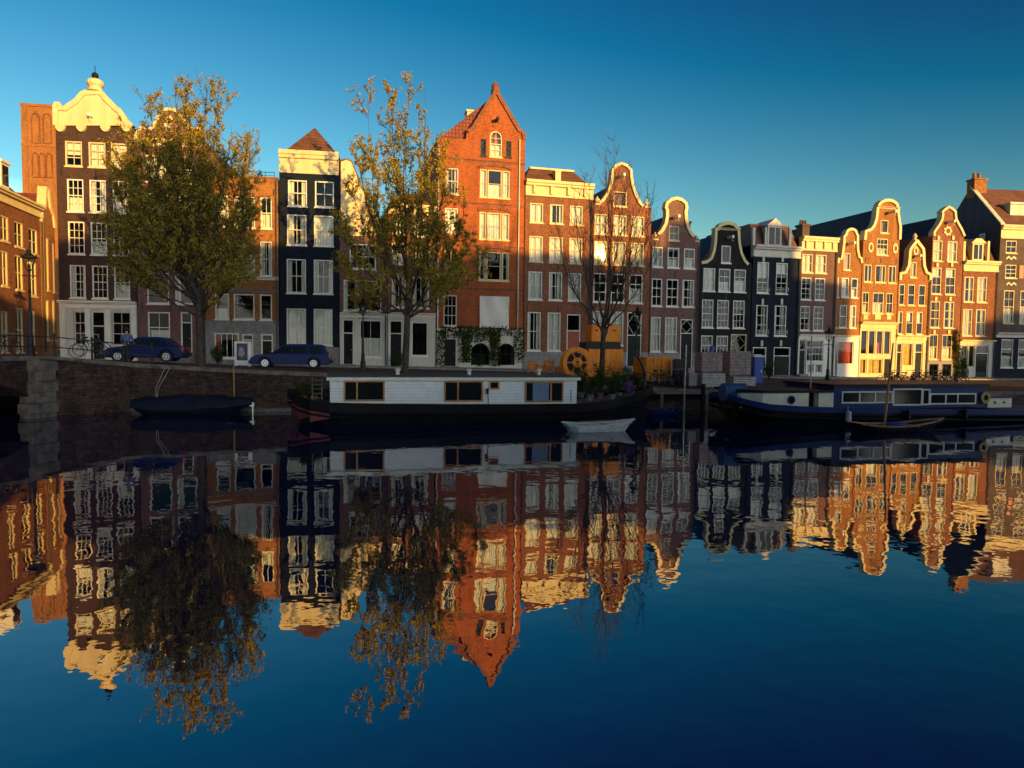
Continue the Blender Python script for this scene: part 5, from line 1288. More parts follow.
# ================================================================== trees
def tree(name, label, base, D, fork, tips, r0, seed, ns, ntw, sublen, leaves=0, leafsize=0.1, lm='leaf', droop=0.0, spread=0.55, sides=7):
    rg = random.Random(seed); T = thing(name, label, 'tree', base)
    B = Vector((0, 0, -0.1)); F = at_depth(fork[0], fork[1], D) - Vector(base)
    tr = MB(); mid = (B+F)/2 + Vector((rg.uniform(-.08,.08), rg.uniform(-.08,.08), 0))
    tr.tube([B, B + Vector((0, 0, 0.35)), mid, F], [r0*1.35, r0*1.05, r0*0.9, r0*0.8], 12)
    tr.build('trunk', M['bark'], T, smooth=True)
    lb = MB(); tw = MB(); segs = []
    def rv(s): return Vector((rg.gauss(0, s), rg.gauss(0, s), rg.gauss(0, s)))
    for i, (px, py) in enumerate(tips):
        dd = rg.uniform(-1, 1)*min(3.2, abs(at_depth(px, py, D).x - at_depth(fork[0], py, D).x)*0.9 + 1.3)
        E = at_depth(px, py, D+dd) - Vector(base)
        s0 = rg.uniform(0.62, 1.0); S = B.lerp(F, s0) if s0 > 0.5 else F
        L = (E-S).length; C = S.lerp(E, 0.45) + Vector(((E.x-S.x)*0.22, (E.y-S.y)*0.22, -L*0.10)) + rv(L*0.03)
        n = 9; pts = []
        for k in range(n+1):
            t = k/n; q = S*((1-t)**2) + C*(2*t*(1-t)) + E*(t*t); pts.append(q + rv(0.05)*(0 < k))
        rl = r0*rg.uniform(0.22, 0.36); rs = [rl*(1-0.88*k/n) for k in range(n+1)]
        lb.tube(pts, rs, sides)
        for k in range(ns):
            t = rg.uniform(0.22, 1.0)**0.8; f = t*n; a = min(int(f), n-1); p = pts[a].lerp(pts[a+1], f-a); tan = (pts[a+1]-pts[a]).normalized()
            d = (tan*0.8 + Vector((0, 0, 0.55-droop)) + rv(spread)).normalized(); Ls = sublen*rg.uniform(0.5, 1.1)*(1.15-0.5*t)
            sp = [p]; 
            for j in range(4): d = (d + rv(0.14) + Vector((0, 0, 0.10-droop*0.4))).normalized(); sp.append(sp[-1] + d*Ls/4)
            tw.tube(sp, [rl*0.26*(1-t*0.55)+0.006, rl*0.2*(1-t*0.55)+0.005, 0.012, 0.008, 0.004], 4); segs.append(sp)
            for m in range(ntw):
                j = rg.randrange(1, 4); p2 = sp[j].lerp(sp[j+1], rg.random()); d2 = (d*0.7 + Vector((0, 0, 0.35-droop)) + rv(spread)).normalized(); l2 = Ls*rg.uniform(0.25, 0.5)
                q2 = [p2, p2 + d2*l2*0.5 + rv(0.02), p2 + (d2 + Vector((0, 0, 0.15))).normalized()*l2]; tw.tube(q2, [0.009, 0.006, 0.003], 3); segs.append(q2)
    lb.build('limb', M['bark'], T, smooth=True); tw.build('twig', M['bark'], T)
    if leaves:
        lf = MB(); k = 0
        while k < leaves:
            s = rg.choice(segs); t = rg.uniform(0.15, 1.0)*(len(s)-1); a = min(int(t), len(s)-2); p = s[a].lerp(s[a+1], t-a)
            for c in range(rg.randint(2, 5)):
                q = p + rv(0.055); u = rv(1).normalized(); v = u.cross(rv(1)).normalized(); sz = leafsize*rg.uniform(0.6, 1.3)
                lf.add([q - u*sz*0.9, q + v*sz*0.5 + u*0.1*sz, q + u*sz*0.9, q - v*sz*0.5 + u*0.1*sz], [(0,1,2,3)]); k += 1
        lf.build('crown', M[lm], T, recalc=False)
    return T
b0 = spot(201, 36.8)
tree('canal_tree', 'large bushy tree with dense young olive leaves on the left quay', b0, 36.8, (199, 285),
     [(128,160),(140,132),(150,92),(163,104),(176,104),(186,92),(203,98),(217,96),(232,125),(246,160),(117,190),(111,232),(252,215),(254,255),(140,205),(168,150),(198,140),(225,185),(122,268),(240,280),(180,190),(210,215),(155,240),(228,240),(190,250),(135,235),(200,180),(170,215),(118,165),(108,218),(124,138),(255,190),(250,150),(150,130),(165,135),(190,120)],
     0.20, 3, 30, 6, 2.2, 92000, 0.066, 'leaf')
b0 = spot(405, 42.5)
tree('canal_tree', 'tall airy tree with golden young leaves standing behind the white houseboat', b0, 42.5, (408, 290),
     [(352,190),(353,140),(369,102),(388,88),(408,84),(426,88),(444,140),(449,172),(342,235),(346,275),(468,250),(478,268),(464,215),(442,288),(362,305),(395,150),(420,190),(380,210),(440,235),(405,140),(385,160),(425,255)],
     0.21, 5, 22, 5, 2.3, 52000, 0.074, 'leaf2')
b0 = spot(602, 43.0)
tree('bare_tree', 'leafless dark tree with thin spreading twigs standing in front of the bell gable house', b0, 43.0, (604, 318),
     [(560,240),(574,205),(590,182),(604,155),(615,138),(628,168),(640,192),(650,208),(646,235),(655,250),(568,275),(582,225),(622,200),(612,180),(598,210),(636,225)],
     0.17, 11, 18, 7, 2.4, 0, 0.1)

def shrub(name, label, loc, r, h, n, seed, mat='shrubleaf', lsz=0.06, group=None, pot=None):
    rg = random.Random(seed); t = thing(name, label, 'plant', loc, 0, group); lf = MB(); stm = MB()
    z0 = 0.0
    if pot:
        z0 = 0.28; pm = MB(); pm.lathe([(0.13, 0), (0.19, 0.28), (0.17, 0.28), (0.15, 0.22)], (0, 0, 0), 12); pm.build('pot', M[pot], t)
    tips = []
    for k in range(14):
        a = rg.uniform(0, 6.28); q = r*math.sqrt(rg.random()); tip = Vector((q*math.cos(a), q*math.sin(a), z0+h*rg.uniform(0.45, 1.0))); stm.tube([(0, 0, z0-0.02), tip*0.5 + Vector((0, 0, h*0.1)), tip], [0.02, 0.012, 0.004], 4); tips.append(tip)
    for k in range(n):
        tp = rg.choice(tips); s = rg.uniform(0.35, 1.05); p = Vector((tp.x*s, tp.y*s, z0+(tp.z-z0)*s)) + Vector((rg.gauss(0, r*0.16), rg.gauss(0, r*0.16), rg.gauss(0, h*0.07)))
        u = Vector((rg.gauss(0,1), rg.gauss(0,1), rg.gauss(0,1))).normalized(); v = u.orthogonal().normalized(); sz = lsz*rg.uniform(0.6, 1.3)
        lf.add([p-u*sz, p+v*sz*0.5, p+u*sz, p-v*sz*0.5], [(0,1,2,3)])
    stm.build('stem', M['bark'], t); lf.build('foliage', M[mat], t, recalc=False); return t
def hbpt(px, off, dz=0.0):
    x, _ = HB(px, 400, off); p = HB.P0 + HB.d*x + HB.n*off; return Vector((p.x, p.y, 0.95+dz))
for i, (px, off, r, h, lab, mt) in enumerate((
    (590, 1.2, 0.45, 0.8, 'low leafy bush right against the cabin end of the houseboat', 'shrubleaf'),
    (600, 2.4, 0.6, 1.5, 'tall green bush on the houseboat bow in front of the orange cabinet', 'shrubleaf'),
    (612, 1.4, 0.5, 0.9, 'mid sized green bush in the middle of the houseboat bow deck', 'shrubleaf'),
    (619, 2.6, 0.6, 1.35, 'broad green bush on the far side of the houseboat bow deck', 'shrubleaf'),
    (628, 1.3, 0.35, 0.6, 'purple flowering plant near the houseboat bow rail', 'flower'),
    (636, 2.2, 0.5, 1.1, 'dark green bush nearest the pointed bow of the houseboat', 'ivy'),
    (581, 2.9, 0.4, 1.2, 'narrow green plant behind the houseboat cabin corner', 'ivy'))):
    shrub('potted_plant', lab, hbpt(px, off), r, h, 900, 20+i, mt, 0.055, 'plants on the houseboat bow', 'greystone')
for i, (px, off, lab) in enumerate(((303, 1.4, 'dark trailing plant at the left end of the houseboat deck'), (314, 1.8, 'small potted plant next to the houseboat ladder'))):
    shrub('potted_plant', lab, hbpt(px, off), 0.35, 0.55, 500, 40+i, 'ivy', 0.05, 'plants on the houseboat stern', 'b_red')
# ivy on the red house and the right corner vine
def climber(label, H, cells, n, seed, mat='ivy'):
    rg = random.Random(seed); lf = MB(); o = bpy.data.objects
    for k in range(n):
        x0, y0, x1, y1 = rg.choice(cells); px, py = rg.uniform(x0, x1), rg.uniform(y0, y1); a, z = H.loc(px, py)
        p = H.P0 + H.d*a - H.n*(0.06+abs(rg.gauss(0, 0.14))) + Vector((0, 0, z))
        u = Vector((rg.gauss(0,1), rg.gauss(0,1), rg.gauss(0,1))).normalized(); v = u.orthogonal().normalized(); sz = rg.uniform(0.05, 0.11)
        lf.add([p-u*sz, p+v*sz*0.6, p+u*sz, p-v*sz*0.6], [(0,1,2,3)])
    return tag(lf.build('climbing_plant', M[mat], None, recalc=False), label, 'plant')
climber('dark ivy spreading over the ground floor of the tall red house', H7, [(440,326,470,338),(458,326,512,336),(458,330,472,362),(462,335,470,362),(489,332,498,360),(490,330,500,366),(513,328,524,362),(470,328,500,342),(436,330,446,366)], 3600, 51)
Hx = town('tmp', 'tmp', 953, 965, 378); bpy.data.objects.remove(Hx.root)
climber('green vine climbing the wall between the star gable house and the low house', Hx, [(953,330,957,350),(953,345,961,375),(955,358,967,377),(953,345,958,377),(956,364,966,377)], 1500, 52, 'shrubleaf')
for i, (px, D, r, h, lab) in enumerate(((769, 55, 0.7, 1.9, 'bushy green plant against the dark navy house door'), (478, 53.5, 0.6, 1.0, 'wild green bush at the foot of the red house arches'), (398, 51, 0.5, 1.3, 'slim dark shrub beside the white doorway behind the middle tree'), (218, 45, 0.45, 1.3, 'small shrub beside the tree trunk at the grey ground floor'))):
    shrub('street_shrub', lab, spot(px, D), r, h, 900, 60+i)

# ================================================================== street things
def lamp(label, p, h):
    t = thing('street_lamp', label, 'street lamp', p, 0, 'crowned lantern street lamps')
    mb = MB(); mb.lathe([(0.17, 0), (0.17, 0.5), (0.12, 0.6), (0.12, 0.95), (0.075, 1.05), (0.055, h*0.62), (0.08, h*0.63), (0.05, h*0.66), (0.04, h-0.85), (0.10, h-0.80), (0.10, h-0.74)], n=12)
    mb.tube([(-0.35, 0, h-1.05), (0.35, 0, h-1.05)], 0.022, 6); mb.build('post', M['iron'], t)
    ln = MB()
    for k in range(6):
        a, b_ = math.pi*k/3, math.pi*(k+1)/3
        ln.tube([(0.15*math.cos(a), 0.15*math.sin(a), h-0.74), (0.27*math.cos(a), 0.27*math.sin(a), h-0.22)], 0.016, 5)
        ln.tube([(0.27*math.cos(a), 0.27*math.sin(a), h-0.22), (0.27*math.cos(b_), 0.27*math.sin(b_), h-0.22)], 0.018, 5)
    f = ln.build('lantern', M['iron'], t)
    g = MB()
    for k in range(6):
        a, b_ = math.pi*k/3, math.pi*(k+1)/3; g.quad((0.145*math.cos(a), 0.145*math.sin(a), h-0.73), (0.145*math.cos(b_), 0.145*math.sin(b_), h-0.73), (0.262*math.cos(b_), 0.262*math.sin(b_), h-0.23), (0.262*math.cos(a), 0.262*math.sin(a), h-0.23))
    g.build('lantern_glass', M['glass'], f); c = MB(); c.lathe([(0.36, h-0.22), (0.33, h-0.15), (0.14, h-0.02), (0.09, h+0.06), (0.12, h+0.10), (0.03, h+0.2), (0.03, h+0.32), (0.005, h+0.36)], n=12)
    for k in range(6): a = math.pi*k/3; c.tube([(0.33*math.cos(a), 0.33*math.sin(a), h-0.16), (0.36*math.cos(a), 0.36*math.sin(a), h-0.02)], [0.03, 0.01], 5)
    c.build('lamp_cap', M['iron'], t); b_ = MB(); b_.ball((0, 0, h-0.45), 0.08); b_.build('bulb', M['head'], f); return t
p = Vector((0, 0, 0)); q = at_depth(31, 350, 33.4); lamp('tall street lamp with crowned lantern standing on the bridge at the left edge', Vector((q.x, q.y, 2.72)), 4.9)
lamp('slim lantern lamp post in front of the pointed cream gable house', spot(363, 44), 4.3)
lamp('lantern lamp post at the white shopfronts behind the blue barge', spot(828, 52), 3.9)
lamp('lantern lamp post between the orange cabinets and the lozenge fanlight door', spot(636, 47), 4.7)

# railing on the bridge and abutment
rt = thing('bridge_railing', 'black iron railing with round posts along the bridge and the left quay corner', 'railing')
path = [Vector((-18.4, 35.75, 2.36)), Vector((-19.45, 35.35, 2.46)), Vector((-21.45, 32.8, 2.76)), Vector((-22.1, 30.0, 2.81)), Vector((-23.6, 22.0, 2.88)), Vector((-25.2, 12.0, 2.83))]
for a, b_ in zip(path, path[1:]):
    L = (b_-a).length; n = max(1, round(L/1.7)); mb = MB()
    for hh in (0.45, 0.92): mb.tube([a+Vector((0,0,hh)), b_+Vector((0,0,hh))], 0.026, 6)
    mb.build('rail', M['iron'], rt)
    for k in range(n):
        q = a.lerp(b_, k/n); mb = MB(); mb.lathe([(0.07, 0), (0.05, 0.1), (0.04, 0.5), (0.055, 0.52), (0.038, 0.55), (0.038, 0.95), (0.06, 1.0), (0.05, 1.08), (0.01, 1.12)], q, 10); mb.build('post', M['iron'], rt)

def bicycle(label, p, rz, group):
    t = thing('bicycle', label, 'bicycle', p, rz, group)
    for x in (0.0, 1.08):
        mb = MB(); n = 20; mb.tube([(x+0.33*math.cos(2*math.pi*k/n), 0, 0.345+0.33*math.sin(2*math.pi*k/n)) for k in range(n+1)], 0.02, 6, cap=False); wl = mb.build('wheel', M['rubber'], t)
        s = MB()
        for k in range(8): s.tube([(x, 0, 0.345), (x+0.32*math.cos(math.pi*k/4), 0, 0.345+0.32*math.sin(math.pi*k/4))], 0.004, 3)
        s.ball((x, 0, 0.345), 0.035, n=8, m=5); s.build('spokes', M['steel'], wl)
    mb = MB(); bb_ = (0.46, 0, 0.32)
    for a, b_ in (((0,0,0.345), bb_), ((0,0,0.345), (0.30,0,0.78)), (bb_, (0.28,0,0.86)), (bb_, (0.86,0,0.80)), ((0.32,0,0.72), (0.85,0,0.84)), ((1.08,0,0.345), (0.84,0,0.92))): mb.tube([a, b_], 0.018, 6)
    mb.build('frame', M['iron'], t)
    h = MB(); h.tube([(0.84,0,0.9), (0.82,0,1.06)], 0.014, 6); h.tube([(0.66,-0.27,1.04), (0.80,-0.22,1.09), (0.83,0,1.07), (0.80,0.22,1.09), (0.66,0.27,1.04)], 0.013, 6); h.build('handlebar', M['steel'], t)
    s = MB(); s.ball((0.25,0,0.92), 0.13, 1.1, 0.7, 0.35, 10, 6); s.tube([(0.28,0,0.84), (0.27,0,0.9)], 0.014, 5); s.build('saddle', M['rubber'], t)
    s = MB(); s.lathe([(0.09, -0.012), (0.09, 0.012)], (0,0,0), 12); 
    for k in range(len(s.v)): v = s.v[k]; s.v[k] = (v[0]+bb_[0], v[2]-0.05, v[1]+bb_[2])
    s.tube([(0.46,-0.1,0.32), (0.56,-0.1,0.20)], 0.012, 5); s.tube([(0.46,0.08,0.32), (0.36,0.08,0.44)], 0.012, 5); s.build('crank', M['steel'], t)
    return t
q = at_depth(80, 352, 34.3); B0 = bicycle('black bicycle parked against the railing left of the standing person', Vector((q.x, q.y, street_z(q.x, q.y)+0.12)), R(12), None)
def bike(label, p, rz, group=None):
    c = copy_tree(B0); c.location = p; c.rotation_euler = (0, 0, rz); c['label'] = label
    if group: c['group'] = group
    return c
q = at_depth(1, 352, 33.6); bike('bicycle leaning on the bridge railing at the extreme left edge', Vector((q.x, q.y, 2.75)), R(-20))
q = at_depth(101, 352, 35.2); bike('bicycle with a pannier right behind the standing person at the car', Vector((q.x, q.y, street_z(q.x, q.y)+0.1)), R(200))
for i in range(18):
    px = 893 + i*4.3; D = 50 + 0.18*i + 0.5*(i % 2); bike('black bicycle in the crowded row parked above the blue barge stern', spot(px, D), R(70 + 31*((i*7) % 5)), 'bicycles parked above the barge stern')
for i in range(7):
    px = 654 + i*5.0; bike('dark bicycle in the tight cluster below the ribbed orange container', spot(px, 41.5+0.4*(i % 3)), R(40 + 37*((i*3) % 4)), 'bicycles below the orange container')

def car(label, p, rz, L, W, Hh, mat, estate=True):
    t = thing('parked_car', label, 'car', p, rz, None); hl = L/2
    if estate: top = [(-hl*0.93, 0.80), (-hl*0.86, Hh-0.12), (-hl*0.74, Hh-0.01), (hl*0.02, Hh), (hl*0.16, Hh-0.06), (hl*0.47, 0.90)]
    else: top = [(-hl*0.80, 0.84), (-hl*0.50, Hh-0.05), (-hl*0.30, Hh), (hl*0.05, Hh), (hl*0.18, Hh-0.06), (hl*0.48, 0.88)]
    low = [(-hl, 0.42), (-hl*0.985, 0.72), (-hl*0.93, 0.88 if estate else 0.90), (hl*0.47, 0.90), (hl*0.86, 0.78), (hl*0.97, 0.62), (hl, 0.40), (hl*0.96, 0.24), (-hl*0.96, 0.24)]
    # wheel arches cut in the lower edge
    wx = (-hl*0.58, hl*0.62); lower = low[:-2] + [(hl*0.96, 0.24)]
    def archp(c): return [(c + 0.38*math.cos(math.pi*k/8), 0.24 + 0.44*math.sin(math.pi*k/8)) for k in range(9)]
    lower += archp(wx[1]) + archp(wx[0]) + [(-hl*0.96, 0.24)]
    mb = MB(); mb.prism(lower, -W/2, W/2)
    bd = mb.build('body', M[mat], t)
    bv = bd.modifiers.new('b', 'BEVEL'); bv.width = 0.045; bv.segments = 2; bv.limit_method = 'ANGLE'; bv.angle_limit = R(40)
    mb = MB(); n = len(top)                                     # cabin tapering inwards
    def cy(z): return W/2 - 0.03 - max(0, (z-0.88))*0.26
    vs = [(x, -cy(z), z) for x, z in top] + [(x, cy(z), z) for x, z in top]
    mb.add(vs, [tuple(range(n)), tuple(range(2*n-1, n-1, -1))] + [(i, i+n, i+n+1, i+1) for i in range(n-1)]); cb = mb.build('cabin', M[mat], t)
    g = MB(); zb_, zt_ = 0.93, Hh-0.14
    fr_ = [top[0][0] + (top[1][0]-top[0][0])*0.6 + 0.12, -hl*0.42, -hl*0.06, hl*0.12]
    pan = [((-hl*0.80 if estate else -hl*0.60), -hl*0.46), (-hl*0.42, -hl*0.06), (-hl*0.02, hl*0.36)]
    for sgn in (-1, 1):
        for k, (a, b_) in enumerate(pan):
            a2, b2 = a, b_
            if k == 0: a2 = a + (0.06 if estate else 0.22)
            if k == 2: b2 = b_ - 0.42
            P = [(a, zb_), (b_, zb_), (b2, zt_), (a2, zt_)]; g.quad(*[(x, sgn*(cy(z)+0.006), z) for x, z in P])
    def scr(x0, z0, x1, z1, e):
        g.quad((x0+e, -cy(z0)+0.10, z0), (x0+e, cy(z0)-0.10, z0), (x1+e, cy(z1)-0.08, z1), (x1+e, -cy(z1)+0.08, z1))
    scr(hl*0.45, 0.93, hl*0.19, Hh-0.09, 0.015); scr(top[0][0]+0.01, 0.92, top[1][0]+0.005, Hh-0.17, -0.015)
    g.build('car_window', M['carglass'], t)
    for x in wx:
        for sgn in (-1, 1):
            y0, y1 = sorted((sgn*(W/2-0.20), sgn*(W/2+0.005))); w_ = MB(); w_.disc_y((x, 0.32), 0.32, y0, y1, 22); wh = w_.build('wheel', M['rubber'], t)
            r_ = MB(); yy = sgn*(W/2+0.012); r_.ring_y((x, 0.32), 0.15, 0.20, min(yy, sgn*(W/2-0.01)), max(yy, sgn*(W/2-0.01)), 18)
            for k in range(6): a = math.pi*k/3; r_.obox((x+0.09*math.cos(a), yy-sgn*0.008, 0.32+0.09*math.sin(a)), 0.16, 0.02, 0.045, Matrix.Rotation(-a, 3, 'Y'))
            r_.build('rim', M['alloy'], wh)
    for sgn in (-1, 1):
        l = MB(); l.obox((-hl*0.975, sgn*(W/2-0.13), 0.72), 0.12, 0.24, 0.26); l.build('tail_light', M['tail'], t)
        l = MB(); l.obox((hl*0.93, sgn*(W/2-0.2), 0.62), 0.14, 0.34, 0.16); l.build('headlight', M['head'], t)
        m_ = MB(); m_.ball((hl*0.36, sgn*(W/2+0.09), 0.97), 0.1, 0.7, 1.0, 0.7, 8, 6); m_.build('mirror', M[mat], t)
    b_ = MB(); b_.box(-hl-0.05, -hl+0.12, -W/2+0.05, W/2-0.05, 0.34, 0.50); b_.box(hl-0.14, hl+0.05, -W/2+0.05, W/2-0.05, 0.30, 0.46); b_.build('bumper', M['rubber'], t); return t
car('blue estate car parked on the quay beside the poster stand', spot(292, 43), R(10+180), 4.7, 1.72, 1.48, 'carblue')
car('dark blue hatchback parked behind the standing person, half hidden by the quay', spot(148, 40), R(10+180), 4.2, 1.68, 1.42, 'carblue', False)

# person in blue shirt seen from behind
pp = spot(127, 36.0); pt = thing('person', 'person in blue shirt and dark trousers standing at the quay railing seen from behind', 'person', pp, R(8))
def skin(name, nodes, edges, mat, parent, lev=1):
    me = bpy.data.meshes.new(name); me.from_pydata([n[:3] for n in nodes], edges, []); o = bpy.data.objects.new(name, me); col.objects.link(o); o.parent = parent
    sk = o.modifiers.new('s', 'SKIN'); sk.use_smooth_shade = True
    for i, n in enumerate(nodes): me.skin_vertices[0].data[i].radius = (n[3], n[4] if len(n) > 4 else n[3])
    me.skin_vertices[0].data[0].use_root = True
    ss = o.modifiers.new('u', 'SUBSURF'); ss.levels = lev; ss.render_levels = lev
    bpy.context.view_layer.update(); dg = bpy.context.evaluated_depsgraph_get(); m2 = bpy.data.meshes.new_from_object(o.evaluated_get(dg)); o.modifiers.clear(); o.data = m2
    m2.materials.clear(); m2.materials.append(mat); return o
body = [(0,0,0.93,.11,.08),(0,-.02,1.15,.10,.07),(0,-.01,1.36,.10,.06),(0,.01,1.48,.05),(0,.02,1.57,.055),
        (.20,0,1.40,.058),(.29,.03,1.14,.045),(.27,.22,0.98,.036),(.27,.30,0.96,.032),(-.20,0,1.40,.058),(-.29,.03,1.14,.045),(-.27,.22,0.98,.036),(-.27,.30,0.96,.032),
        (.10,0,.86,.10),(.11,.02,.50,.065),(.12,-.03,.09,.045),(.13,.12,.04,.045),(-.10,0,.86,.10),(-.12,.02,.50,.065),(-.14,-.03,.09,.045),(-.15,.12,.04,.045),
        (0,.03,1.66,.085,.095),(0,.03,1.74,.07,.08)]
ed = [(0,1),(1,2),(2,3),(3,4),(2,5),(5,6),(6,7),(7,8),(2,9),(9,10),(10,11),(11,12),(0,13),(13,14),(14,15),(15,16),(0,17),(17,18),(18,19),(19,20),(4,21),(21,22)]
skin('body', body, ed, M['skin'], pt)
skin('shirt', [(0,-.01,0.97,.17,.13),(0,-.02,1.15,.165,.125),(0,-.01,1.37,.19,.12),(0,0,1.46,.10),(.20,0,1.39,.078),(.28,.03,1.16,.064),(.275,.17,1.03,.055),(-.20,0,1.39,.078),(-.28,.03,1.16,.064),(-.275,.17,1.03,.055)],
     [(0,1),(1,2),(2,3),(2,4),(4,5),(5,6),(2,7),(7,8),(8,9)], M['shirt'], pt)
skin('trousers', [(0,0,0.94,.155,.12),(.10,0,.84,.115),(.115,.02,.50,.085),(.125,-.03,.10,.07),(-.10,0,.84,.115),(-.125,.02,.50,.085),(-.145,-.03,.10,.07)], [(0,1),(1,2),(2,3),(0,4),(4,5),(5,6)], M['trousers'], pt)
mb = MB(); mb.ball((0, 0.0, 1.71), 0.118, 0.95, 1.05, 1.05, 12, 8); mb.build('hair', M['hair'], pt, smooth=True)
mb = MB()
for s_ in (-1, 1): mb.obox((s_*0.135, 0.05, 0.05), 0.10, 0.28, 0.10)
mb.build('shoe', M['rubber'], pt)

# poster stand
ps = thing('poster_stand', 'white framed poster stand with dark picture beside the blue estate car', 'poster stand', spot(243.3, 42.2), R(10))
mb = MB(); w_, h_ = 0.98, 1.25; zb_ = 0.25
mb.box(-w_/2, -w_/2+0.12, -0.07, 0.07, 0, zb_+h_); mb.box(w_/2-0.22, w_/2, -0.07, 0.07, 0, zb_+h_); mb.box(-w_/2+0.12, w_/2-0.22, -0.065, 0.07, zb_+h_-0.12, zb_+h_); mb.box(-w_/2+0.12, w_/2-0.22, -0.065, 0.07, zb_-0.2, zb_+0.1); mb.build('frame', M['boat_white'], ps)
mb = MB(); mb.box(-w_/2+0.12, w_/2-0.22, -0.03, 0.03, zb_+0.1, zb_+h_-0.12); pst = mb.build('poster', M['poster'], ps)
mb = MB(); mb.prism([(-0.28, zb_+0.42), (-0.06, zb_+0.30), (0.10, zb_+0.52), (0.02, zb_+0.88), (-0.20, zb_+0.92)], -0.036, -0.031); mb.build('print', M['print'], pst)

# orange site equipment on the quay
def qbox(name, label, cat, px0, px1, py0, py1, D, dep, mat, rz=12, ribs=0, extra=None):
    a = at_depth(px0, py1, D); b_ = at_depth(px1, py1, D); wd = (b_-a).length; zt = at_depth(px0, py0, D).z; zs = street_z(a.x, a.y)
    t = thing(name, label, cat, Vector((a.x, a.y, zs)), R(rz)); h = zt-zs; mb = MB()
    mb.box(0, wd, 0, dep, 0.12, h); o = mb.build('body', M[mat], t)
    bv = o.modifiers.new('b', 'BEVEL'); bv.width = 0.03; bv.segments = 2
    f = MB(); f.box(0.05, wd-0.05, 0.05, dep-0.05, 0, 0.118); f.build('skid', M['iron'], t)
    if ribs:
        r = MB()
        for k in range(ribs): x = wd*(k+0.5)/ribs; r.box(x-wd/ribs*0.27, x+wd/ribs*0.27, -0.05, -0.002, 0.18, h-0.06)
        for k in range(3): y = dep*(k+0.5)/3; r.box(-0.05, -0.002, y-0.15, y+0.15, 0.18, h-0.06)
        r.build('rib', M[mat], t)
    return t, wd, h
t, wd, h = qbox('site_container', 'ribbed orange steel container standing right of the houseboat bow', 'container', 645, 673, 357, 385, 44, 2.0, 'orange', ribs=7)
t, wd, h = qbox('generator_cabinet', 'orange steel cabinet with two doors behind the bare tree trunk', 'cabinet', 588, 625, 348.5, 380, 45.5, 1.3, 'orange')
mb = MB(); mb.box(0.06, wd/2-0.03, -0.03, -0.002, 0.2, h-0.1); mb.box(wd/2+0.03, wd-0.06, -0.03, -0.002, 0.2, h-0.1); d_ = mb.build('door', M['orange'], t); mb = MB(); mb.box(wd/2-0.12, wd/2-0.07, -0.07, -0.031, h*0.45, h*0.6); mb.build('handle', M['iron'], d_)
a = t.location; mb = MB(); mb.box(-0.2, wd*0.9, -0.1, 1.4, h+0.002, h+0.42); pl_ = mb.build('pallet', M['iron']); pl_.matrix_world = Matrix.Translation(a) @ Matrix.Rotation(R(12), 4, 'Z'); tag(pl_, 'black steel tray lying between the orange cabinet and the orange tank', 'tray')
tk = thing('fuel_tank', 'small orange tank with a lifting bar on top of the black tray', 'tank', Vector((a.x, a.y, a.z+h+0.422)), R(12)); mb = MB(); mb.box(0.15, wd*0.92, 0, 1.2, 0, 1.12); o = mb.build('body', M['orange'], tk); bv = o.modifiers.new('b', 'BEVEL'); bv.width = 0.08; bv.segments = 3
mb = MB(); mb.tube([(0.5, 0.6, 1.1), (0.5, 0.6, 1.25), (wd*0.6, 0.6, 1.25), (wd*0.6, 0.6, 1.1)], 0.03, 6); mb.build('lifting_bar', M['iron'], tk)
for k in range(3): mb = MB(); mb.box(0.45+k*0.6, 0.62+k*0.6, -0.012, -0.001, 0.72, 0.82); mb.build('vent', M['iron'], tk)
rl = thing('cable_reel', 'round orange cable reel standing left of the orange cabinet', 'cable reel', spot(576, 45.0), R(12)); rl.location.z += 0.0
zc = 1.05; mb = MB(); mb.ring_y((0, zc), 0.72, 0.98, -0.35, -0.27); mb.ring_y((0, zc), 0.72, 0.98, 0.27, 0.35); mb.ring_y((0, zc), 0.10, 0.32, -0.35, -0.28)
for k in range(6): a_ = math.pi*k/3; mb.tube([(0.25*math.cos(a_), -0.31, zc+0.25*math.sin(a_)), (0.78*math.cos(a_), -0.31, zc+0.78*math.sin(a_))], 0.045, 6)
mb.build('flange', M['orange'], rl); mb = MB(); mb.disc_y((0, zc), 0.62, -0.265, 0.265, 24); mb.build('cable', M['rubber'], rl); mb = MB()
for sy in (-0.42, 0.42): mb.tube([(-0.6, sy, 0), (0, sy, zc), (0.6, sy, 0)], 0.05, 6)
mb.build('stand', M['orange'], rl)
for i, (px, w_, h_) in enumerate(((532, 0.6, 0.9), (541, 0.7, 0.75), (549, 0.8, 1.1), (559, 0.6, 0.7))):
    t = thing('work_barrier', 'orange work barrier of planks in the row beside the cable reel', 'barrier', spot(px, 46.5), R(10+i*9), 'orange barriers beside the cable reel'); mb = MB()
    for k in range(2): mb.box(-w_/2, w_/2, -0.03, 0.0, h_*0.45+k*h_*0.3, h_*0.65+k*h_*0.3)
    mb.build('board', M['orange'], t)
    for s_ in (-1, 1): mb = MB(); mb.tube([(s_*w_*0.4, 0.25, 0), (s_*w_*0.4, 0.02, h_)], 0.03, 6); mb.tube([(s_*w_*0.4, -0.25, 0), (s_*w_*0.4, 0.02, h_)], 0.03, 6); mb.build('leg', M['orange'], t)

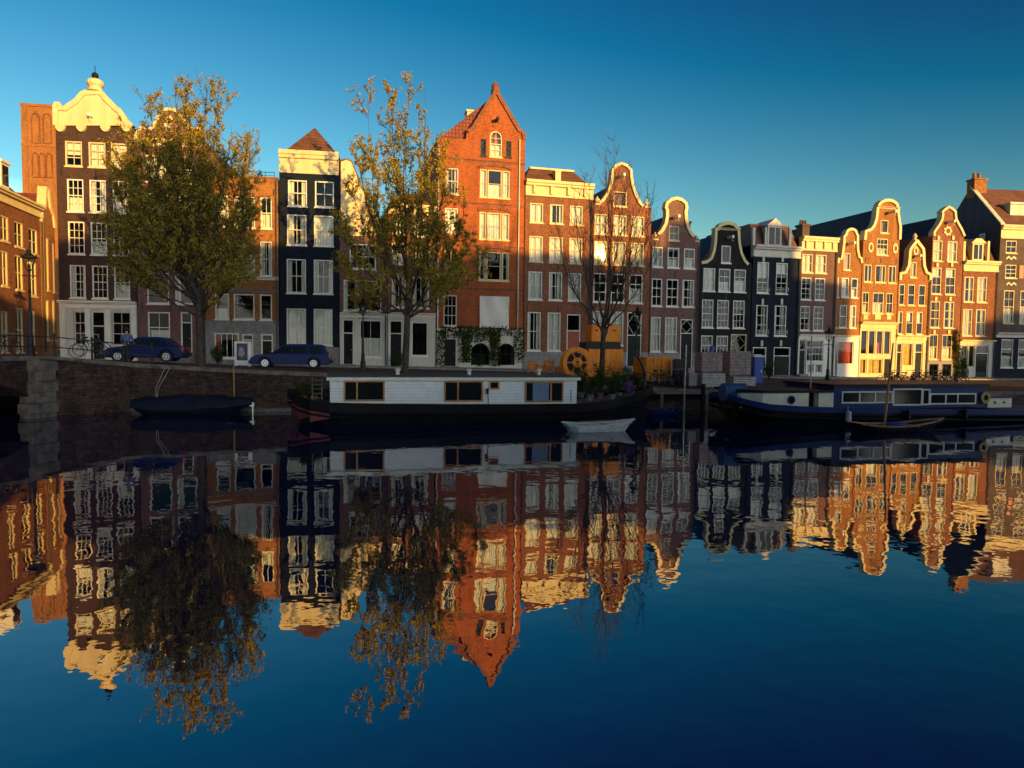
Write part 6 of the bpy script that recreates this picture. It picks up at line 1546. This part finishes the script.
# brick stacks
def stack(label, px0, px1, py0, py1, D, mat, base=None, rz=10):
    a = at_depth(px0, py1, D); b_ = at_depth(px1, py1, D); wd = (b_-a).length; zt = at_depth(px0, py0, D).z; zs = street_z(a.x, a.y) if base is None else base
    t = thing('brick_stack', label, 'brick stack', Vector((a.x, a.y, zs)), R(rz)); h = zt-zs; rg = random.Random(px0); n = max(3, int(h/0.17)); mb = MB()
    for k in range(n):
        z0 = 0.10 + (h-0.10)*k/n; z1 = 0.10 + (h-0.10)*(k+1)/n - 0.012; m_ = 4
        for j in range(m_):
            dx = rg.uniform(-0.012, 0.012); dy = rg.uniform(-0.015, 0.015); mb.box(wd*j/m_+0.008+dx, wd*(j+1)/m_-0.008+dx, dy, 1.0+dy, z0, z1)
    mb.build('bricks', M[mat], t); p = MB()
    for y in (0.05, 0.45, 0.85): p.box(0, wd, y, y+0.1, 0, 0.07)
    p.box(0, wd, 0.0, 1.0, 0.071, 0.098); p.build('pallet', M['greywood'], t); return t, zt
t, z1 = stack('lower pallet of pale grey bricks left of the blue toilet', 702, 727, 373, 392, 41.5, 'b_grey')
stack('upper pallet of rosy bricks topping the left brick pile', 701.5, 723.5, 352, 372.5, 41.7, 'b_rose', z1)
t, z2 = stack('lower pallet of pale bricks directly behind the barge bow drum', 733, 757.5, 376.5, 392, 42.0, 'b_grey')
stack('upper pallet of dark capped bricks topping the right brick pile', 729.5, 752.5, 351, 376, 42.2, 'b_rose', z2)
p = spot(713, 42.0); mb = MB(); mb.lathe([(0.14, 0), (0.15, 0.3), (0.10, 0.36)], (p.x, p.y+0.3, z1+1.28), 12); tag(mb.build('jerry_can', M['blueplastic']), 'small blue plastic can on top of the left brick pile', 'can')
t, wd, h = qbox('portable_toilet', 'blue portable toilet cabin with a white roof standing right of the brick piles', 'toilet cabin', 753.5, 764, 357, 384, 46, 1.1, 'blueplastic')
mb = MB(); mb.box(-0.03, wd+0.03, -0.03, 1.13, h+0.002, h+0.1); mb.box(0.1, wd-0.1, 0.1, 1.0, h+0.101, h+0.17); mb.build('roof', M['boat_white'], t); mb = MB(); mb.box(0.08, wd-0.08, -0.025, -0.002, 0.2, h-0.15); d_ = mb.build('door', M['blueplastic'], t); mb = MB(); mb.box(wd-0.2, wd-0.13, -0.05, -0.026, h*0.45, h*0.55); mb.build('handle', M['boat_white'], d_)
qbox('waste_bin', 'grey steel waste container between the bicycles and the brick piles', 'bin', 688.5, 698, 373, 391, 41.5, 0.8, 'greystone')
t, wd, h = qbox('plank_crate', 'weathered wooden crate standing right of the ribbed orange container', 'crate', 677, 689, 359, 388, 43.5, 0.6, 'greywood', ribs=4)
q = at_depth(684, 400, 38.6); mb = MB(); mb.tube([(q.x, q.y, -0.5), (q.x+0.05, q.y, at_depth(684, 345, 38.6).z)], 0.032, 8); tag(mb.build('mooring_pole', M['steel']), 'thin pale steel mooring pole standing in the water before the plank crate', 'pole')
q = at_depth(703, 400, 38.3); mb = MB(); mb.lathe([(0.13, -0.6), (0.125, at_depth(703, 384, 38.3).z-0.05), (0.10, at_depth(703, 384, 38.3).z)], (q.x, q.y, 0), 12); tag(mb.build('mooring_pile', M['hull_navy']), 'thick dark timber mooring pile in the water before the brick piles', 'pile')
fl = thing('landing_stage', 'weathered timber landing stage along the quay right of the houseboat bow', 'landing stage'); mb = MB(); A = Vector((7.9, 38.6, 0)); B = Vector((12.6, 39.4, 0)); dd = (B-A).normalized(); nn = Vector((-dd.y, dd.x, 0))
mb.add([tuple(P + nn*o_ + Vector((0,0,z))) for z in (0.98, 1.12) for P, o_ in ((A,-0.1),(B,-0.1),(B,0.9),(A,0.9))], [(0,3,2,1),(4,5,6,7),(0,1,5,4),(1,2,6,5),(2,3,7,6),(3,0,4,7)]); mb.build('platform', M['greywood'], fl)
for k in range(4): q = A.lerp(B, (k+0.3)/3.6); mb = MB(); mb.tube([(q.x, q.y, -0.5), (q.x, q.y, 0.978)], 0.09, 8); mb.build('post', M['greywood'], fl)
